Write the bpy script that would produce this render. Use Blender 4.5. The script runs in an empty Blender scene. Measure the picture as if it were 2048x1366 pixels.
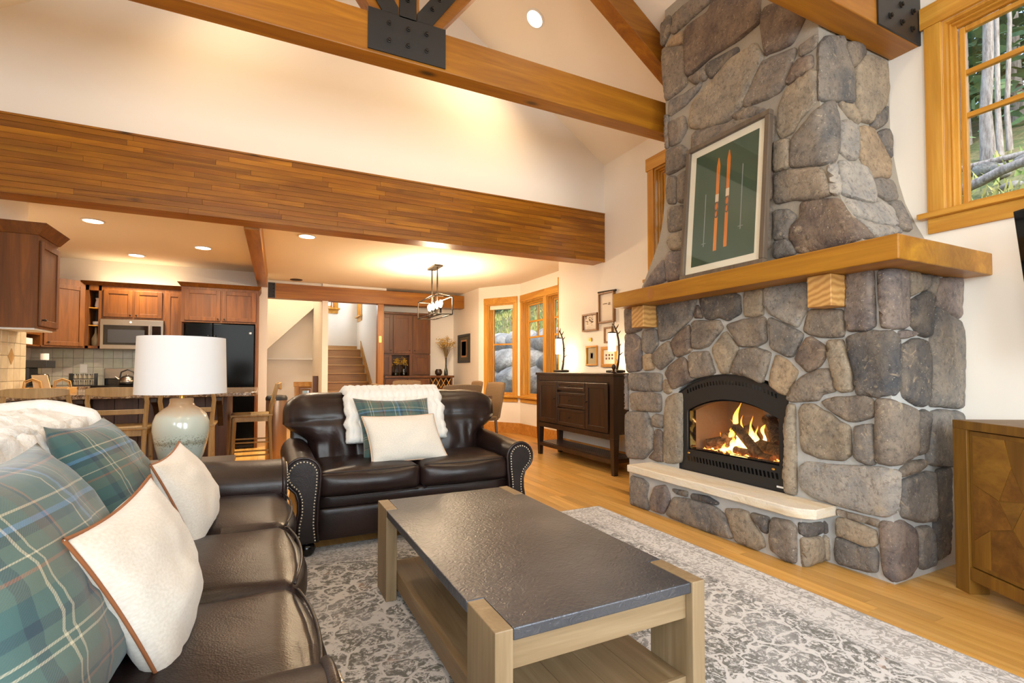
import bpy, math, random
from math import sin, cos, pi, radians, sqrt
from mathutils import Vector, Matrix, noise
from mathutils.geometry import delaunay_2d_cdt
random.seed(7)
scene = bpy.context.scene
col = scene.collection
V = Vector

# ---------------------------------------------------------------- camera
cam = bpy.data.cameras.new('camera'); cam_o = bpy.data.objects.new('camera', cam); col.objects.link(cam_o)
cam.sensor_width = 36.0; cam.lens = 1004.0 / 2048 * 36; cam.shift_y = 30.0 / 2048
cam.clip_start = 0.02; cam.clip_end = 300
cam_o.location = (0, 0, 1.15); cam_o.rotation_euler = (radians(91.5), 0, radians(-26.4))
scene.camera = cam_o
# ---------------------------------------------------------------- world, exposure
world = bpy.data.worlds.new('sky'); scene.world = world; world.use_nodes = True
wn = world.node_tree; bg = wn.nodes['Background']
sky = wn.nodes.new('ShaderNodeTexSky'); sky.sky_type = 'NISHITA'; sky.sun_disc = False
sky.sun_elevation = radians(48); sky.sun_rotation = radians(200); sky.air_density = 1.2; sky.dust_density = 3.0
wn.links.new(sky.outputs[0], bg.inputs[0]); bg.inputs[1].default_value = 0.6
scene.view_settings.view_transform = 'Standard'; scene.view_settings.look = 'None'
scene.view_settings.exposure = 0.28; scene.view_settings.gamma = 1.0
scene.view_settings.use_curve_mapping = False
scene.cycles.use_denoising = True
scene.cycles.max_bounces = 7; scene.cycles.diffuse_bounces = 4; scene.cycles.glossy_bounces = 3
scene.cycles.use_adaptive_sampling = True; scene.cycles.adaptive_threshold = .02
scene.cycles.transparent_max_bounces = 12; scene.cycles.transmission_bounces = 6
scene.cycles.sample_clamp_indirect = 6.0; scene.cycles.caustics_reflective = False; scene.cycles.caustics_refractive = False

def light(name, kind, loc, power, color, rot=None, size=None, spot=None, blend=.6, target=None):
    l = bpy.data.lights.new(name, kind); l.energy = power; l.color = color
    o = bpy.data.objects.new(name, l); col.objects.link(o); o.location = loc
    if kind == 'AREA':
        l.shape = 'RECTANGLE'; l.size, l.size_y = size
    elif kind == 'SPOT':
        l.spot_size = radians(spot); l.spot_blend = blend; l.shadow_soft_size = size or .05
    else:
        l.shadow_soft_size = size or .05
    if target is not None:
        o.rotation_euler = (V(target) - V(loc)).to_track_quat('-Z', 'Y').to_euler()
    elif rot: o.rotation_euler = rot
    return o
WARM = (1.0, .74, .46); WARM2 = (1.0, .80, .56); DAY = (.80, .90, 1.0)
# area lamps added for fill outside unseen rear and left windows, standing in for daylight
light('added_rear_daylight', 'AREA', (-.55, -2.75, 1.9), 145, DAY, size=(2.1, 2.4), target=(-.55, 2, 1.7))
light('added_rear_daylight', 'AREA', (2.3, -2.75, 1.9), 145, DAY, size=(2.1, 2.4), target=(2.3, 2, 1.7))
light('added_side_daylight', 'AREA', (-2.25, -.9, 1.9), 80, DAY, size=(2.0, 2.0), target=(2, -.6, 1.7))

# ---------------------------------------------------------------- helpers
def lin(*c):
    return tuple(((x/255)/12.92 if x/255 <= .04045 else ((x/255+.055)/1.055)**2.4) for x in c)
def thing(name, label=None, cat=None, loc=(0, 0, 0), rz=0, group=None, kind=None):
    o = bpy.data.objects.new(name, None); col.objects.link(o)
    o.location = loc; o.rotation_euler = (0, 0, rz); o.empty_display_size = .1
    return tag(o, label, cat, group, kind)
def tag(o, label=None, cat=None, group=None, kind=None):
    for k, v in (('label', label), ('category', cat), ('group', group), ('kind', kind)):
        if v: o[k] = v
    return o
def base_of(o):
    p = V((0, 0, 0))
    while o is not None:
        p += V(o.location); o = o.parent
    return p
def kids(o): return [c for c in bpy.data.objects if c.parent is o]
def copy_tree(o, parent=None, loc=None, rz=None, label=None):
    c = o.copy(); col.objects.link(c); c.parent = parent
    if loc is not None: c.location = loc
    if rz is not None: c.rotation_euler = (0, 0, rz)
    if label: c['label'] = label
    for k in kids(o): copy_tree(k, c)
    return c
class Fr:
    """a local frame: origin and three axes (along, up, out)"""
    def __init__(s, o, u=(1, 0, 0), v=(0, 0, 1), n=(0, -1, 0)):
        s.o, s.u, s.v, s.n = V(o), V(u).normalized(), V(v).normalized(), V(n).normalized()
    def P(s, a, b, c=0): return s.o + s.u*a + s.v*b + s.n*c
    def at(s, a, b, c=0): return Fr(s.P(a, b, c), s.u, s.v, s.n)
class MB:
    def __init__(s): s.v = []; s.f = []; s.uv = None
    def add(s, vs, fs):
        k = len(s.v); s.v += [V(p) for p in vs]; s.f += [tuple(i+k for i in f) for f in fs]; return s
    def hexa(s, p):   # 8 points: bottom 4, top 4
        return s.add(p, [(3, 2, 1, 0), (4, 5, 6, 7), (0, 1, 5, 4), (1, 2, 6, 5), (2, 3, 7, 6), (3, 0, 4, 7)])
    def box(s, x0, y0, z0, x1, y1, z1):
        x0, x1 = sorted((x0, x1)); y0, y1 = sorted((y0, y1)); z0, z1 = sorted((z0, z1))
        return s.hexa([(x0, y0, z0), (x1, y0, z0), (x1, y1, z0), (x0, y1, z0), (x0, y0, z1), (x1, y0, z1), (x1, y1, z1), (x0, y1, z1)])
    def fbox(s, f, a0, b0, c0, a1, b1, c1):
        p = [f.P(a, b, c) for (a, b, c) in ((a0, b0, c0), (a1, b0, c0), (a1, b0, c1), (a0, b0, c1), (a0, b1, c0), (a1, b1, c0), (a1, b1, c1), (a0, b1, c1))]
        d = (p[1]-p[0]).cross(p[3]-p[0]).dot(p[4]-p[0])
        if d < 0: p = [p[3], p[2], p[1], p[0], p[7], p[6], p[5], p[4]]
        return s.hexa(p)
    def prism(s, pts, d):
        pts = [V(p) for p in pts]; d = V(d); n = len(pts)
        nn = V((0, 0, 0))
        for i in range(n): nn += pts[i].cross(pts[(i+1) % n])
        if nn.dot(d) > 0: pts = pts[::-1]
        return s.add(pts + [p+d for p in pts], [tuple(range(n)), tuple(range(2*n-1, n-1, -1))] + [(i, n+i, n+(i+1) % n, (i+1) % n) for i in range(n)])
    def tube(s, path, r, n=8, cap=True):
        path = [V(p) for p in path]; m = len(path)
        rs = r if isinstance(r, (list, tuple)) else [r]*m
        t0 = (path[1]-path[0]).normalized()
        a = t0.orthogonal().normalized(); vs = []
        for i in range(m):
            t = (path[min(i+1, m-1)] - path[max(i-1, 0)]).normalized()
            a = (a - t*a.dot(t)).normalized(); b = t.cross(a)
            for k in range(n):
                q = 2*pi*k/n; vs.append(path[i] + (a*cos(q) + b*sin(q))*rs[i])
        fs = [(i*n+k, i*n+(k+1) % n, (i+1)*n+(k+1) % n, (i+1)*n+k) for i in range(m-1) for k in range(n)]
        if cap: fs += [tuple(range(n-1, -1, -1)), tuple((m-1)*n+k for k in range(n))]
        return s.add(vs, fs)
    def lathe(s, prof, c, n=20, axis=None):
        c = V(c); vs = []
        ax = axis or Fr((0, 0, 0), (1, 0, 0), (0, 1, 0), (0, 0, 1))
        for (r, z) in prof:
            for k in range(n):
                q = 2*pi*k/n; vs.append(c + ax.u*(r*cos(q)) + ax.v*(r*sin(q)) + ax.n*z)
        m = len(prof)
        fs = [(i*n+k, i*n+(k+1) % n, (i+1)*n+(k+1) % n, (i+1)*n+k) for i in range(m-1) for k in range(n)]
        fs += [tuple(range(n-1, -1, -1)), tuple((m-1)*n+k for k in range(n))]
        return s.add(vs, fs)
    def ball(s, c, r, nu=10, nv=6, fn=None):
        c = V(c); r = V(r) if isinstance(r, (tuple, list, Vector)) else V((r, r, r)); vs = [c - V((0, 0, r.z))]; fs = []
        for j in range(1, nv):
            t = -pi/2 + pi*j/nv
            for k in range(nu):
                q = 2*pi*k/nu; vs.append(c + V((r.x*cos(t)*cos(q), r.y*cos(t)*sin(q), r.z*sin(t))))
        vs.append(c + V((0, 0, r.z)))
        if fn: vs = [fn(p) for p in vs]
        for k in range(nu): fs.append((0, 1+(k+1) % nu, 1+k))
        for j in range(nv-2):
            for k in range(nu): fs.append((1+j*nu+k, 1+j*nu+(k+1) % nu, 1+(j+1)*nu+(k+1) % nu, 1+(j+1)*nu+k))
        e = len(vs)-1; b = 1+(nv-2)*nu
        for k in range(nu): fs.append((b+k, b+(k+1) % nu, e))
        return s.add(vs, fs)
    def soft(s, c, h, r, n=8, puff=(0, 0, 0), fn=None, fr=None):
        """rounded, puffed-up cushion: centre, half sizes, corner radius"""
        key = {}; vs = []; fs = []; h = V(h)
        def vid(p):
            k = tuple(round(x, 5) for x in p)
            if k not in key:
                key[k] = len(vs)
                q = V((p[0]*h.x, p[1]*h.y, p[2]*h.z))
                inn = V([max(-h[i]+r, min(h[i]-r, q[i])) for i in range(3)])
                d = q - inn
                if d.length > 1e-9: q = inn + d.normalized()*min(r, max(abs(x) for x in d) if False else r)
                x, y, z = p
                q += V((puff[0]*x*(1-y*y)*(1-z*z), puff[1]*y*(1-x*x)*(1-z*z), puff[2]*z*(1-x*x)*(1-y*y)))
                if fn: q = fn(q, p)
                vs.append((fr.P(*q) if fr else q) + V(c))
            return key[k]
        g = [-1 + 2*i/n for i in range(n+1)]
        g = [max(-1, min(1, sin(x*pi/2)*.35 + x*.65)) for x in g]
        for ax in range(3):
            for sg in (-1, 1):
                for i in range(n):
                    for j in range(n):
                        quad = []
                        for (a, b) in ((i, j), (i+1, j), (i+1, j+1), (i, j+1)):
                            p = [0, 0, 0]; p[ax] = sg; p[(ax+1) % 3] = g[a]; p[(ax+2) % 3] = g[b]; quad.append(vid(p))
                        fs.append(tuple(quad if sg > 0 else quad[::-1]))
        return s.add(vs, fs)
    def build(s, name, m, parent=None, smooth=None, bevel=None, color=None, seg=2):
        o0 = base_of(parent) if parent else V((0, 0, 0))
        me = bpy.data.meshes.new(name); me.from_pydata([p - o0 for p in s.v], [], s.f); me.validate()
        if smooth is not None:
            me.polygons.foreach_set('use_smooth', [True]*len(me.polygons))
            if smooth < 180: me.set_sharp_from_angle(angle=radians(smooth))
        if s.uv:
            l = me.uv_layers.new(name='uv'); 
            for lp in me.loops: l.data[lp.index].uv = s.uv[lp.vertex_index]
        me.materials.append(m); me.update()
        o = bpy.data.objects.new(name, me); col.objects.link(o)
        if parent: o.parent = parent
        if bevel:
            b = o.modifiers.new('edge', 'BEVEL'); b.width = bevel; b.segments = seg; b.limit_method = 'ANGLE'; b.angle_limit = radians(40)
            b.harden_normals = False
        if color: o.color = (*color, 1)
        return o
def box(name, m, parent, *b, bevel=None, color=None): return MB().box(*b).build(name, m, parent, bevel=bevel, color=color)
def fbox(name, m, parent, f, *b, bevel=None, color=None): return MB().fbox(f, *b).build(name, m, parent, bevel=bevel, color=color)
def one(name, mb, m, loc, label, cat, group=None, **kw):
    """a thing that is one mesh, with its origin at its base"""
    mb.v = [p - V(loc) for p in mb.v]
    o = mb.build(name, m, None, **kw); o.location = loc
    return tag(o, label, cat, group)

# ---------------------------------------------------------------- materials
class MT:
    def __init__(s, name, rough=.5, color=(.5, .5, .5), metal=0, spec=.5, coat=0, sheen=0):
        s.m = bpy.data.materials.new(name); s.m.use_nodes = True; s.t = s.m.node_tree
        s.b = s.t.nodes['Principled BSDF']; s.set('Roughness', rough); s.set('Base Color', (*color, 1)); s.set('Metallic', metal)
        s.set('Specular IOR Level', spec); s.set('Coat Weight', coat); s.set('Sheen Weight', sheen)
        s.m.diffuse_color = (*color, 1)
    def set(s, k, v): s.b.inputs[k].default_value = v
    def n(s, typ, ins=None, **kw):
        x = s.t.nodes.new('ShaderNode'+typ)
        for k, v in kw.items(): setattr(x, k, v)
        for k, v in (ins or {}).items():
            if hasattr(v, 'is_output'): s.t.links.new(v, x.inputs[k])
            else: x.inputs[k].default_value = v
        return x
    def link(s, a, k): s.t.links.new(a, s.b.inputs[k])
    def coord(s, kind='Object', scale=(1, 1, 1), rot=(0, 0, 0), rnd=0):
        c = s.n('TexCoord').outputs[kind]
        if rnd:
            oi = s.n('ObjectInfo').outputs['Random']
            mm = s.n('Math', {0: oi, 1: rnd}, operation='MULTIPLY').outputs[0]
            c = s.n('VectorMath', {0: c, 1: mm}, operation='ADD').outputs[0]
        return s.n('Mapping', {0: c, 'Scale': scale, 'Rotation': rot}).outputs[0]
    def noise(s, vec, scale, detail=4, rough=.55, dist=0): 
        return s.n('TexNoise', {'Vector': vec, 'Scale': scale, 'Detail': detail, 'Roughness': rough, 'Distortion': dist}).outputs[0]
    def ramp(s, fac, stops, interp='LINEAR'):
        r = s.n('ValToRGB', {0: fac}); e = r.color_ramp; e.interpolation = interp
        while len(e.elements) < len(stops): e.elements.new(.5)
        for el, (p, c) in zip(e.elements, stops):
            el.position = p; el.color = (*c, 1) if len(c) == 3 else c
        return r.outputs[0]
    def mix(s, fac, a, b, mode='MIX'):
        x = s.n('Mix', data_type='RGBA', blend_type=mode)
        for k, v in ((0, fac), (6, a), (7, b)):
            if hasattr(v, 'is_output'): s.t.links.new(v, x.inputs[k])
            else: x.inputs[k].default_value = v if k == 0 or len(v) == 4 else (*v, 1)
        return x.outputs[2]
    def math(s, op, a, b=0.0, c=0.0):
        return s.n('Math', {0: a, 1: b, 2: c}, operation=op).outputs[0]
    def bump(s, h, strength=.2, dist=.01):
        b = s.n('Bump', {'Height': h, 'Strength': strength, 'Distance': dist}); s.link(b.outputs[0], 'Normal')
def plain(name, c, rough=.5, **kw): return MT(name, rough, lin(*c), **kw).m
def emit(name, c, k):
    M = MT(name, .5, c); M.set('Emission Color', (*c, 1)); M.set('Emission Strength', k); return M.m
TONE = dict(timber_beam=.92, timber_beam_lengthwise=.92, timber_rafter=.92, laminated_strip=.91, mantel_timber=.91, cherry_cabinet=.88, dark_cherry=.86, greyed_ash=.89, greyed_ash_upright=.89, greyed_ash_lengthwise=.89, acacia_console=.88, acacia_patch=.88, acacia_patch_across=.88, timber_post=.92, stair_oak=1.0)
def wood(name, c1, c2, axis=0, rough=.42, freq=1.0, knots=0, rnd=9.0, tint=.12, coat=0, tintobj=False, grain=.3, bmp=.08):
    g_ = TONE.get(name, 1.0); c1 = tuple(x*g_*(1 if i < 2 or g_ >= 1 else 1.05 if 'ash' in name else .62) for i, x in enumerate(c1)); c2 = tuple(x*g_*(1 if i < 2 or g_ >= 1 else 1.05 if 'ash' in name else .62) for i, x in enumerate(c2))
    M = MT(name, rough, lin(*c1), coat=coat)
    sc = [7*freq]*3; sc[axis] = .55*freq
    v = M.coord('Object', tuple(sc), rnd=rnd)
    a = M.noise(v, 1.6, 5, .6, 1.3)
    base = M.ramp(a, [(.30, lin(*c2)), (.5, lin(*[(x+y)/2 for x, y in zip(c1, c2)])), (.68, lin(*c1))])
    sf = [55*freq]*3; sf[axis] = 1.6*freq
    f = M.noise(M.coord('Object', tuple(sf), rnd=rnd), 1.5, 3, .6)
    base = M.mix(grain, base, M.ramp(f, [(.35, (.66, .60, .52)), (.6, (1, 1, 1))]), 'MULTIPLY')
    if knots:
        sk = [2.6]*3; sk[axis] = 1.1
        kd = M.n('TexVoronoi', {'Vector': M.coord('Object', tuple(sk), rnd=rnd), 'Scale': knots, 'Randomness': 1.0}).outputs['Distance']
        base = M.mix(M.ramp(kd, [(.03, (1, 1, 1)), (.06, (.75, .75, .75)), (.10, (.25, .25, .25)), (.14, (0, 0, 0))]), base, lin(*[x*.38 for x in c2]))
    if tint:
        oi = M.n('ObjectInfo')
        k = M.n('MapRange', {0: oi.outputs['Random'], 3: 1-tint, 4: 1+tint*.6}).outputs[0]
        cc = M.n('CombineColor', {0: k, 1: k, 2: k}).outputs[0]
        base = M.mix(1.0, base, cc, 'MULTIPLY')
        if tintobj: base = M.mix(1.0, base, oi.outputs['Color'], 'MULTIPLY')
    M.link(base, 'Base Color'); M.bump(f, bmp, .004)
    return M.m

M_wall = MT('wall_paint', .85, lin(240, 233, 223), spec=.2); M_wall.bump(M_wall.noise(M_wall.coord('Object'), 130, 3), .05, .002); M_wall = M_wall.m
M_ceil = plain('ceiling_paint', (244, 234, 218), .9, spec=.15)
M_beam = wood('timber_beam', (194, 130, 46), (150, 90, 24), 0, .42, .8, knots=1.25, tint=.06)
M_beamy = wood('timber_beam_lengthwise', (194, 130, 46), (150, 90, 24), 1, .42, .8, knots=1.25, tint=.06)
M_raft = wood('timber_rafter', (180, 116, 40), (138, 80, 22), 0, .45, .8, knots=1.2, tint=.06)
M_lam = wood('laminated_strip', (192, 126, 38), (136, 78, 16), 0, .36, .9, knots=1.6, tint=.24, rnd=31)
M_lamback = plain('laminated_core', (120, 66, 16), .5)
M_mantel = wood('mantel_timber', (204, 146, 62), (164, 106, 36), 1, .40, .7, knots=1.0, tint=.05)
M_endgrain = MT('corbel_timber', .5, lin(196, 146, 84)); 
_v = M_endgrain.coord('Object', (1, 1, 1), rnd=3)
_w = M_endgrain.n('TexWave', {'Vector': _v, 'Scale': 9.0, 'Distortion': 5.0, 'Detail': 2.0}, wave_type='RINGS', rings_direction='X').outputs[1]
M_endgrain.link(M_endgrain.ramp(_w, [(.0, lin(172, 124, 66)), (.5, lin(192, 144, 82)), (1, lin(204, 158, 94))]), 'Base Color'); M_endgrain = M_endgrain.m
M_trim = wood('fir_trim', (218, 164, 70), (186, 126, 40), 2, .38, .8, tint=.06)
M_trimx = wood('fir_trim_across', (218, 164, 70), (186, 126, 40), 1, .38, .8, tint=.06)
M_post = wood('timber_post', (196, 132, 56), (156, 92, 28), 2, .42, .8, knots=1.2, tint=.06)
M_base = wood('oak_baseboard', (204, 146, 72), (172, 112, 44), 0, .42, 1.0, tint=.06)
M_plank = wood('oak_plank', (232, 186, 108), (206, 152, 74), 1, .30, .9, knots=.25, tint=.10, rnd=17, tintobj=True)
M_gap = plain('plank_gap', (120, 78, 36), .7)
M_cab = wood('cherry_cabinet', (146, 84, 22), (102, 55, 8), 2, .50, 1.1, tint=.06)
M_hutch = wood('dark_cherry', (132, 78, 34), (92, 50, 18), 2, .36, 1.1, tint=.06)
M_side = wood('walnut_sideboard', (60, 36, 21), (32, 19, 10), 2, .32, 1.0, tint=.06)
M_ash = wood('greyed_ash', (168, 144, 104), (138, 113, 75), 0, .48, 1.0, tint=.05)
M_ashz = wood('greyed_ash_upright', (168, 144, 104), (138, 113, 75), 2, .48, 1.0, tint=.05)
M_ashy = wood('greyed_ash_lengthwise', (160, 134, 94), (130, 103, 66), 1, .48, 1.0, tint=.05)
M_stool = wood('stool_oak', (178, 150, 104), (146, 118, 74), 2, .5, 1.2, tint=.06)
M_acac = wood('acacia_console', (166, 120, 66), (128, 86, 42), 2, .45, .9, tint=.22, rnd=23)
M_acac0 = wood('acacia_patch_across', (150, 104, 56), (112, 72, 34), 0, .5, .9, tint=.3, rnd=23)
M_acac1 = wood('acacia_patch', (176, 128, 72), (138, 94, 48), 1, .45, .9, tint=.3, rnd=23)
M_darkwood = plain('dark_wood', (52, 34, 24), .4)
M_stairs = wood('stair_oak', (206, 156, 84), (176, 124, 56), 0, .35, .9, tint=.06)
M_frame = wood('grey_oak_frame', (112, 98, 84), (84, 72, 60), 2, .55, 1.6, tint=.03)
M_black = plain('black_steel', (32, 32, 33), .48)
M_iron = plain('dark_iron', (44, 38, 32), .45, metal=.6)
M_blackgloss = plain('black_gloss', (12, 12, 13), .08)
M_fridge = plain('black_appliance', (7, 7, 8), .12, spec=.07)
M_steel = plain('stainless', (150, 142, 132), .28, metal=1.0)
M_brass = plain('brass', (206, 160, 80), .3, metal=1.0)
M_white = plain('white_enamel', (236, 234, 230), .5)
M_paper = plain('paper_mat', (238, 228, 208), .8)
M_glass = MT('window_glass', .0, (1, 1, 1)); M_glass.set('Alpha', 1.0)
_tr = M_glass.n('BsdfTransparent', {0: (.96, .98, .98, 1)}); _gl = M_glass.n('BsdfGlossy', {0: (1, 1, 1, 1), 1: .02})
_fr = M_glass.math('MULTIPLY_ADD', M_glass.math('POWER', M_glass.n('LayerWeight', {0: .5}).outputs['Facing'], 5.0), .5, .03); _mx = M_glass.n('MixShader', {0: _fr, 1: _tr.outputs[0], 2: _gl.outputs[0]})
M_glass.t.links.new(_mx.outputs[0], M_glass.t.nodes['Material Output'].inputs[0]); M_glass = M_glass.m
M_pglass = MT('museum_glass', .0, (1, 1, 1))
_tr = M_pglass.n('BsdfTransparent', {0: (.97, .98, .98, 1)}); _gl = M_pglass.n('BsdfGlossy', {0: (1, 1, 1, 1), 1: .03})
_mx = M_pglass.n('MixShader', {0: .035, 1: _tr.outputs[0], 2: _gl.outputs[0]})
M_pglass.t.links.new(_mx.outputs[0], M_pglass.t.nodes['Material Output'].inputs[0]); M_pglass = M_pglass.m
M_clear = MT('clear_glassware', .02, (1, 1, 1)); M_clear.set('Transmission Weight', 1.0); M_clear.set('IOR', 1.3); M_clear = M_clear.m
M_mortar = MT('mortar', .95, lin(182, 181, 178), spec=.1)
M_mortar.bump(M_mortar.noise(M_mortar.coord(), 60, 5), .5, .01); M_mortar = M_mortar.m
M_mortar2 = MT('tan_mortar', .95, lin(158, 150, 138), spec=.1); M_mortar2.bump(M_mortar2.noise(M_mortar2.coord(), 60, 5), .5, .01); M_mortar2 = M_mortar2.m
M_stone = MT('field_stone', .82, (.3, .3, .3), spec=.3)
_v = M_stone.coord('Object', rnd=13)
_oi = M_stone.n('ObjectInfo').outputs['Color']
_n1 = M_stone.noise(_v, 5, 6, .65, .6); _n2 = M_stone.noise(_v, 38, 5, .7); _n3 = M_stone.noise(_v, 11, 4, .6, 1.5)
_c = M_stone.mix(M_stone.ramp(_n1, [(.35, (0, 0, 0)), (.65, (1, 1, 1))]), M_stone.mix(.45, _oi, lin(66, 66, 70)), M_stone.mix(.35, _oi, lin(180, 158, 130)))
_c = M_stone.mix(M_stone.ramp(_n2, [(.30, (.55, .55, .55)), (.5, (0, 0, 0))]), _c, lin(52, 48, 46))
_c = M_stone.mix(M_stone.ramp(_n3, [(.60, (0, 0, 0)), (.72, (.5, .5, .5))]), _c, lin(196, 176, 146))
_sp = M_stone.noise(_v, 85, 2, .6)
_c = M_stone.mix(M_stone.ramp(_sp, [(.66, (0, 0, 0)), (.72, (.6, .6, .6))]), _c, lin(206, 196, 178))
M_stone.link(_c, 'Base Color')
M_stone.bump(M_stone.math('ADD', M_stone.noise(_v, 14, 8, .7), M_stone.math('MULTIPLY', _n2, .45)), .75, .03); M_stone = M_stone.m
M_slab = MT('sandstone_slab', .8, lin(222, 208, 184), spec=.3)
_v = M_slab.coord(); _n1 = M_slab.noise(M_slab.coord('Object', (3, .8, 9)), 2, 5, .6, .5)
M_slab.link(M_slab.ramp(_n1, [(.3, lin(206, 184, 150)), (.5, lin(226, 214, 192)), (.7, lin(214, 206, 196))]), 'Base Color')
M_slab.bump(M_slab.noise(_v, 26, 6, .7), .6, .02); M_slab = M_slab.m
def leather(name, c, rough):
    M = MT(name, rough, lin(*c), spec=.34, coat=.06); M.set('Coat Roughness', .3)
    v = M.coord('Object'); a = M.noise(v, 5, 4, .6)
    M.link(M.ramp(a, [(.35, lin(*[x*.78 for x in c])), (.65, lin(*[min(255, x*1.18) for x in c]))]), 'Base Color')
    vo = M.n('TexVoronoi', {'Vector': v, 'Scale': 230.0}).outputs['Distance']
    M.bump(M.math('ADD', M.math('MULTIPLY', vo, .12), M.math('MULTIPLY', M.noise(v, 9, 5, .6, 1.0), .6)), .28, .012)
    return M.m
M_leather = leather('brown_leather', (35, 23, 20), .34)
M_panel = leather('brown_leather_panel', (28, 19, 17), .38)
M_nail = plain('antique_nickel', (208, 196, 176), .3, metal=.9)
M_cream = MT('cream_linen', .95, lin(232, 222, 208), sheen=.3)
_v = M_cream.coord('UV', (150, 150, 150)); M_cream.bump(M_cream.noise(_v, 3, 3), .3, .003)
_f = M_cream.noise(M_cream.coord('UV', (30, 30, 30)), 2, 4)
M_cream.link(M_cream.ramp(_f, [(.3, lin(204, 193, 178)), (.7, lin(220, 211, 198))]), 'Base Color'); M_cream = M_cream.m
M_pipe = plain('brown_piping', (138, 84, 48), .6)
def plaid(name, sc):
    M = MT(name, .95, lin(70, 100, 96), sheen=.3)
    uv = M.n('SeparateXYZ', {0: M.n('TexCoord').outputs['UV']})
    base = lin(72, 90, 82); navy = lin(42, 58, 66); brn = lin(94, 86, 72); crm = lin(176, 164, 138); blu = lin(82, 118, 154); rst = lin(136, 94, 70); teal = lin(56, 84, 82); grn = lin(84, 95, 82)
    st = [(0, teal), (.10, navy), (.15, base), (.215, crm), (.23, base), (.26, crm), (.272, grn), (.36, brn), (.43, navy), (.45, rst), (.468, base), (.56, teal), (.64, crm), (.652, teal), (.70, blu), (.73, navy), (.77, base), (.84, crm), (.85, base), (.90, rst), (.915, grn)]
    a = M.ramp(M.math('FRACT', M.math('MULTIPLY', uv.outputs[0], sc)), st, 'CONSTANT')
    b = M.ramp(M.math('FRACT', M.math('MULTIPLY_ADD', uv.outputs[1], sc*1.0, .37)), st, 'CONSTANT')
    tw = M.n('TexWave', {'Vector': M.coord('UV', (1, 1, 1)), 'Scale': 70.0}, bands_direction='DIAGONAL').outputs[1]
    M.link(M.mix(M.math('MULTIPLY_ADD', tw, .3, .35), a, b), 'Base Color')
    M.bump(M.noise(M.coord('UV', (140, 140, 140)), 3, 2), .3, .003)
    return M.m
M_plaid = plaid('green_plaid', 1.35)
M_throw = MT('white_throw', .95, lin(224, 220, 213), sheen=.4)
M_throw.bump(M_throw.noise(M_throw.coord('Object'), 90, 4, .7), .6, .01); M_throw = M_throw.m
M_shade = MT('lamp_shade_linen', .9, lin(226, 225, 226)); M_shade.set('Transmission Weight', 0.0); M_shade = M_shade.m
M_glow = emit('glowing_shade', (1.0, .86, .62), 3.2)
M_bulb = emit('bulb_glow', (1.0, .80, .50), 30.0)
M_can = emit('downlight_lens', (1.0, .88, .68), 14.0)
M_canw = emit('ceiling_spot_lens', (1.0, .90, .70), 9.0)
# ================================================================ the room
W = 3.80; LW = -1.97; RX = .86; EZ = 3.705; SL = .66; GY = 5.05; CZ = 2.70
RZ = EZ + SL*(W-RX)
def st(o): o['kind'] = 'structure'; return o
def slab_holes(name, m, fr, a0, a1, b0, b1, holes, t):
    """a wall with rectangular openings; inner face in the frame's plane, thickness outwards"""
    mb = MB(); A = sorted({a0, a1, *[h[0] for h in holes], *[h[1] for h in holes]}); B = sorted({b0, b1, *[h[2] for h in holes], *[h[3] for h in holes]})
    for i in range(len(A)-1):
        runs = []
        for j in range(len(B)-1):
            ca, cb = (A[i]+A[i+1])/2, (B[j]+B[j+1])/2
            if any(h[0] < ca < h[1] and h[2] < cb < h[3] for h in holes): continue
            if runs and abs(runs[-1][1]-B[j]) < 1e-6: runs[-1][1] = B[j+1]
            else: runs.append([B[j], B[j+1]])
        for r in runs: mb.fbox(fr, A[i], r[0], -t, A[i+1], r[1], 0)
    return st(mb.build(name, m))
# floor of oak planks
flo = st(MB().box(-3.7, -2.7, -.05, 4.3, 12.7, -.012).build('floor', M_gap))
stuffp = MB(); nrow = 0; x = -3.7
while x < 4.2:
    y = -2.7 + random.random()*1.1
    y0 = -2.7
    while y0 < 12.6:
        y1 = min(y, 12.6); xm = x + .0425
        ya, yb = y0, y1
        if xm > 3.75:
            ya, yb = max(ya, 6.13+(xm-3.8)*.9), min(yb, 8.85-(xm-3.66)*1.5)
        if yb - ya > .05:
            q = MB().box(x+.0008, ya+.0008, -.014, x+.0842, yb-.0008, 0)
            vis = (xm > 2.45 and .7 < yb and ya < 8.9) or (1.75 < xm <= 2.45 and yb > 3.3 and ya < 8.9)
            if vis:
                k = random.uniform(.80, 1.08); h = random.uniform(-.06, .06)
                q.build('plank', M_plank, flo, color=(k*(1+h*.3), k, k*(1-h)))
            else: stuffp.add(q.v, q.f)
        y0 = y1; y = y0 + random.uniform(.7, 1.7)
    x += .085
po = stuffp.build('planks', M_plank, flo); po['kind'] = 'stuff'; po.color = (.97, .97, .97, 1)

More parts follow.
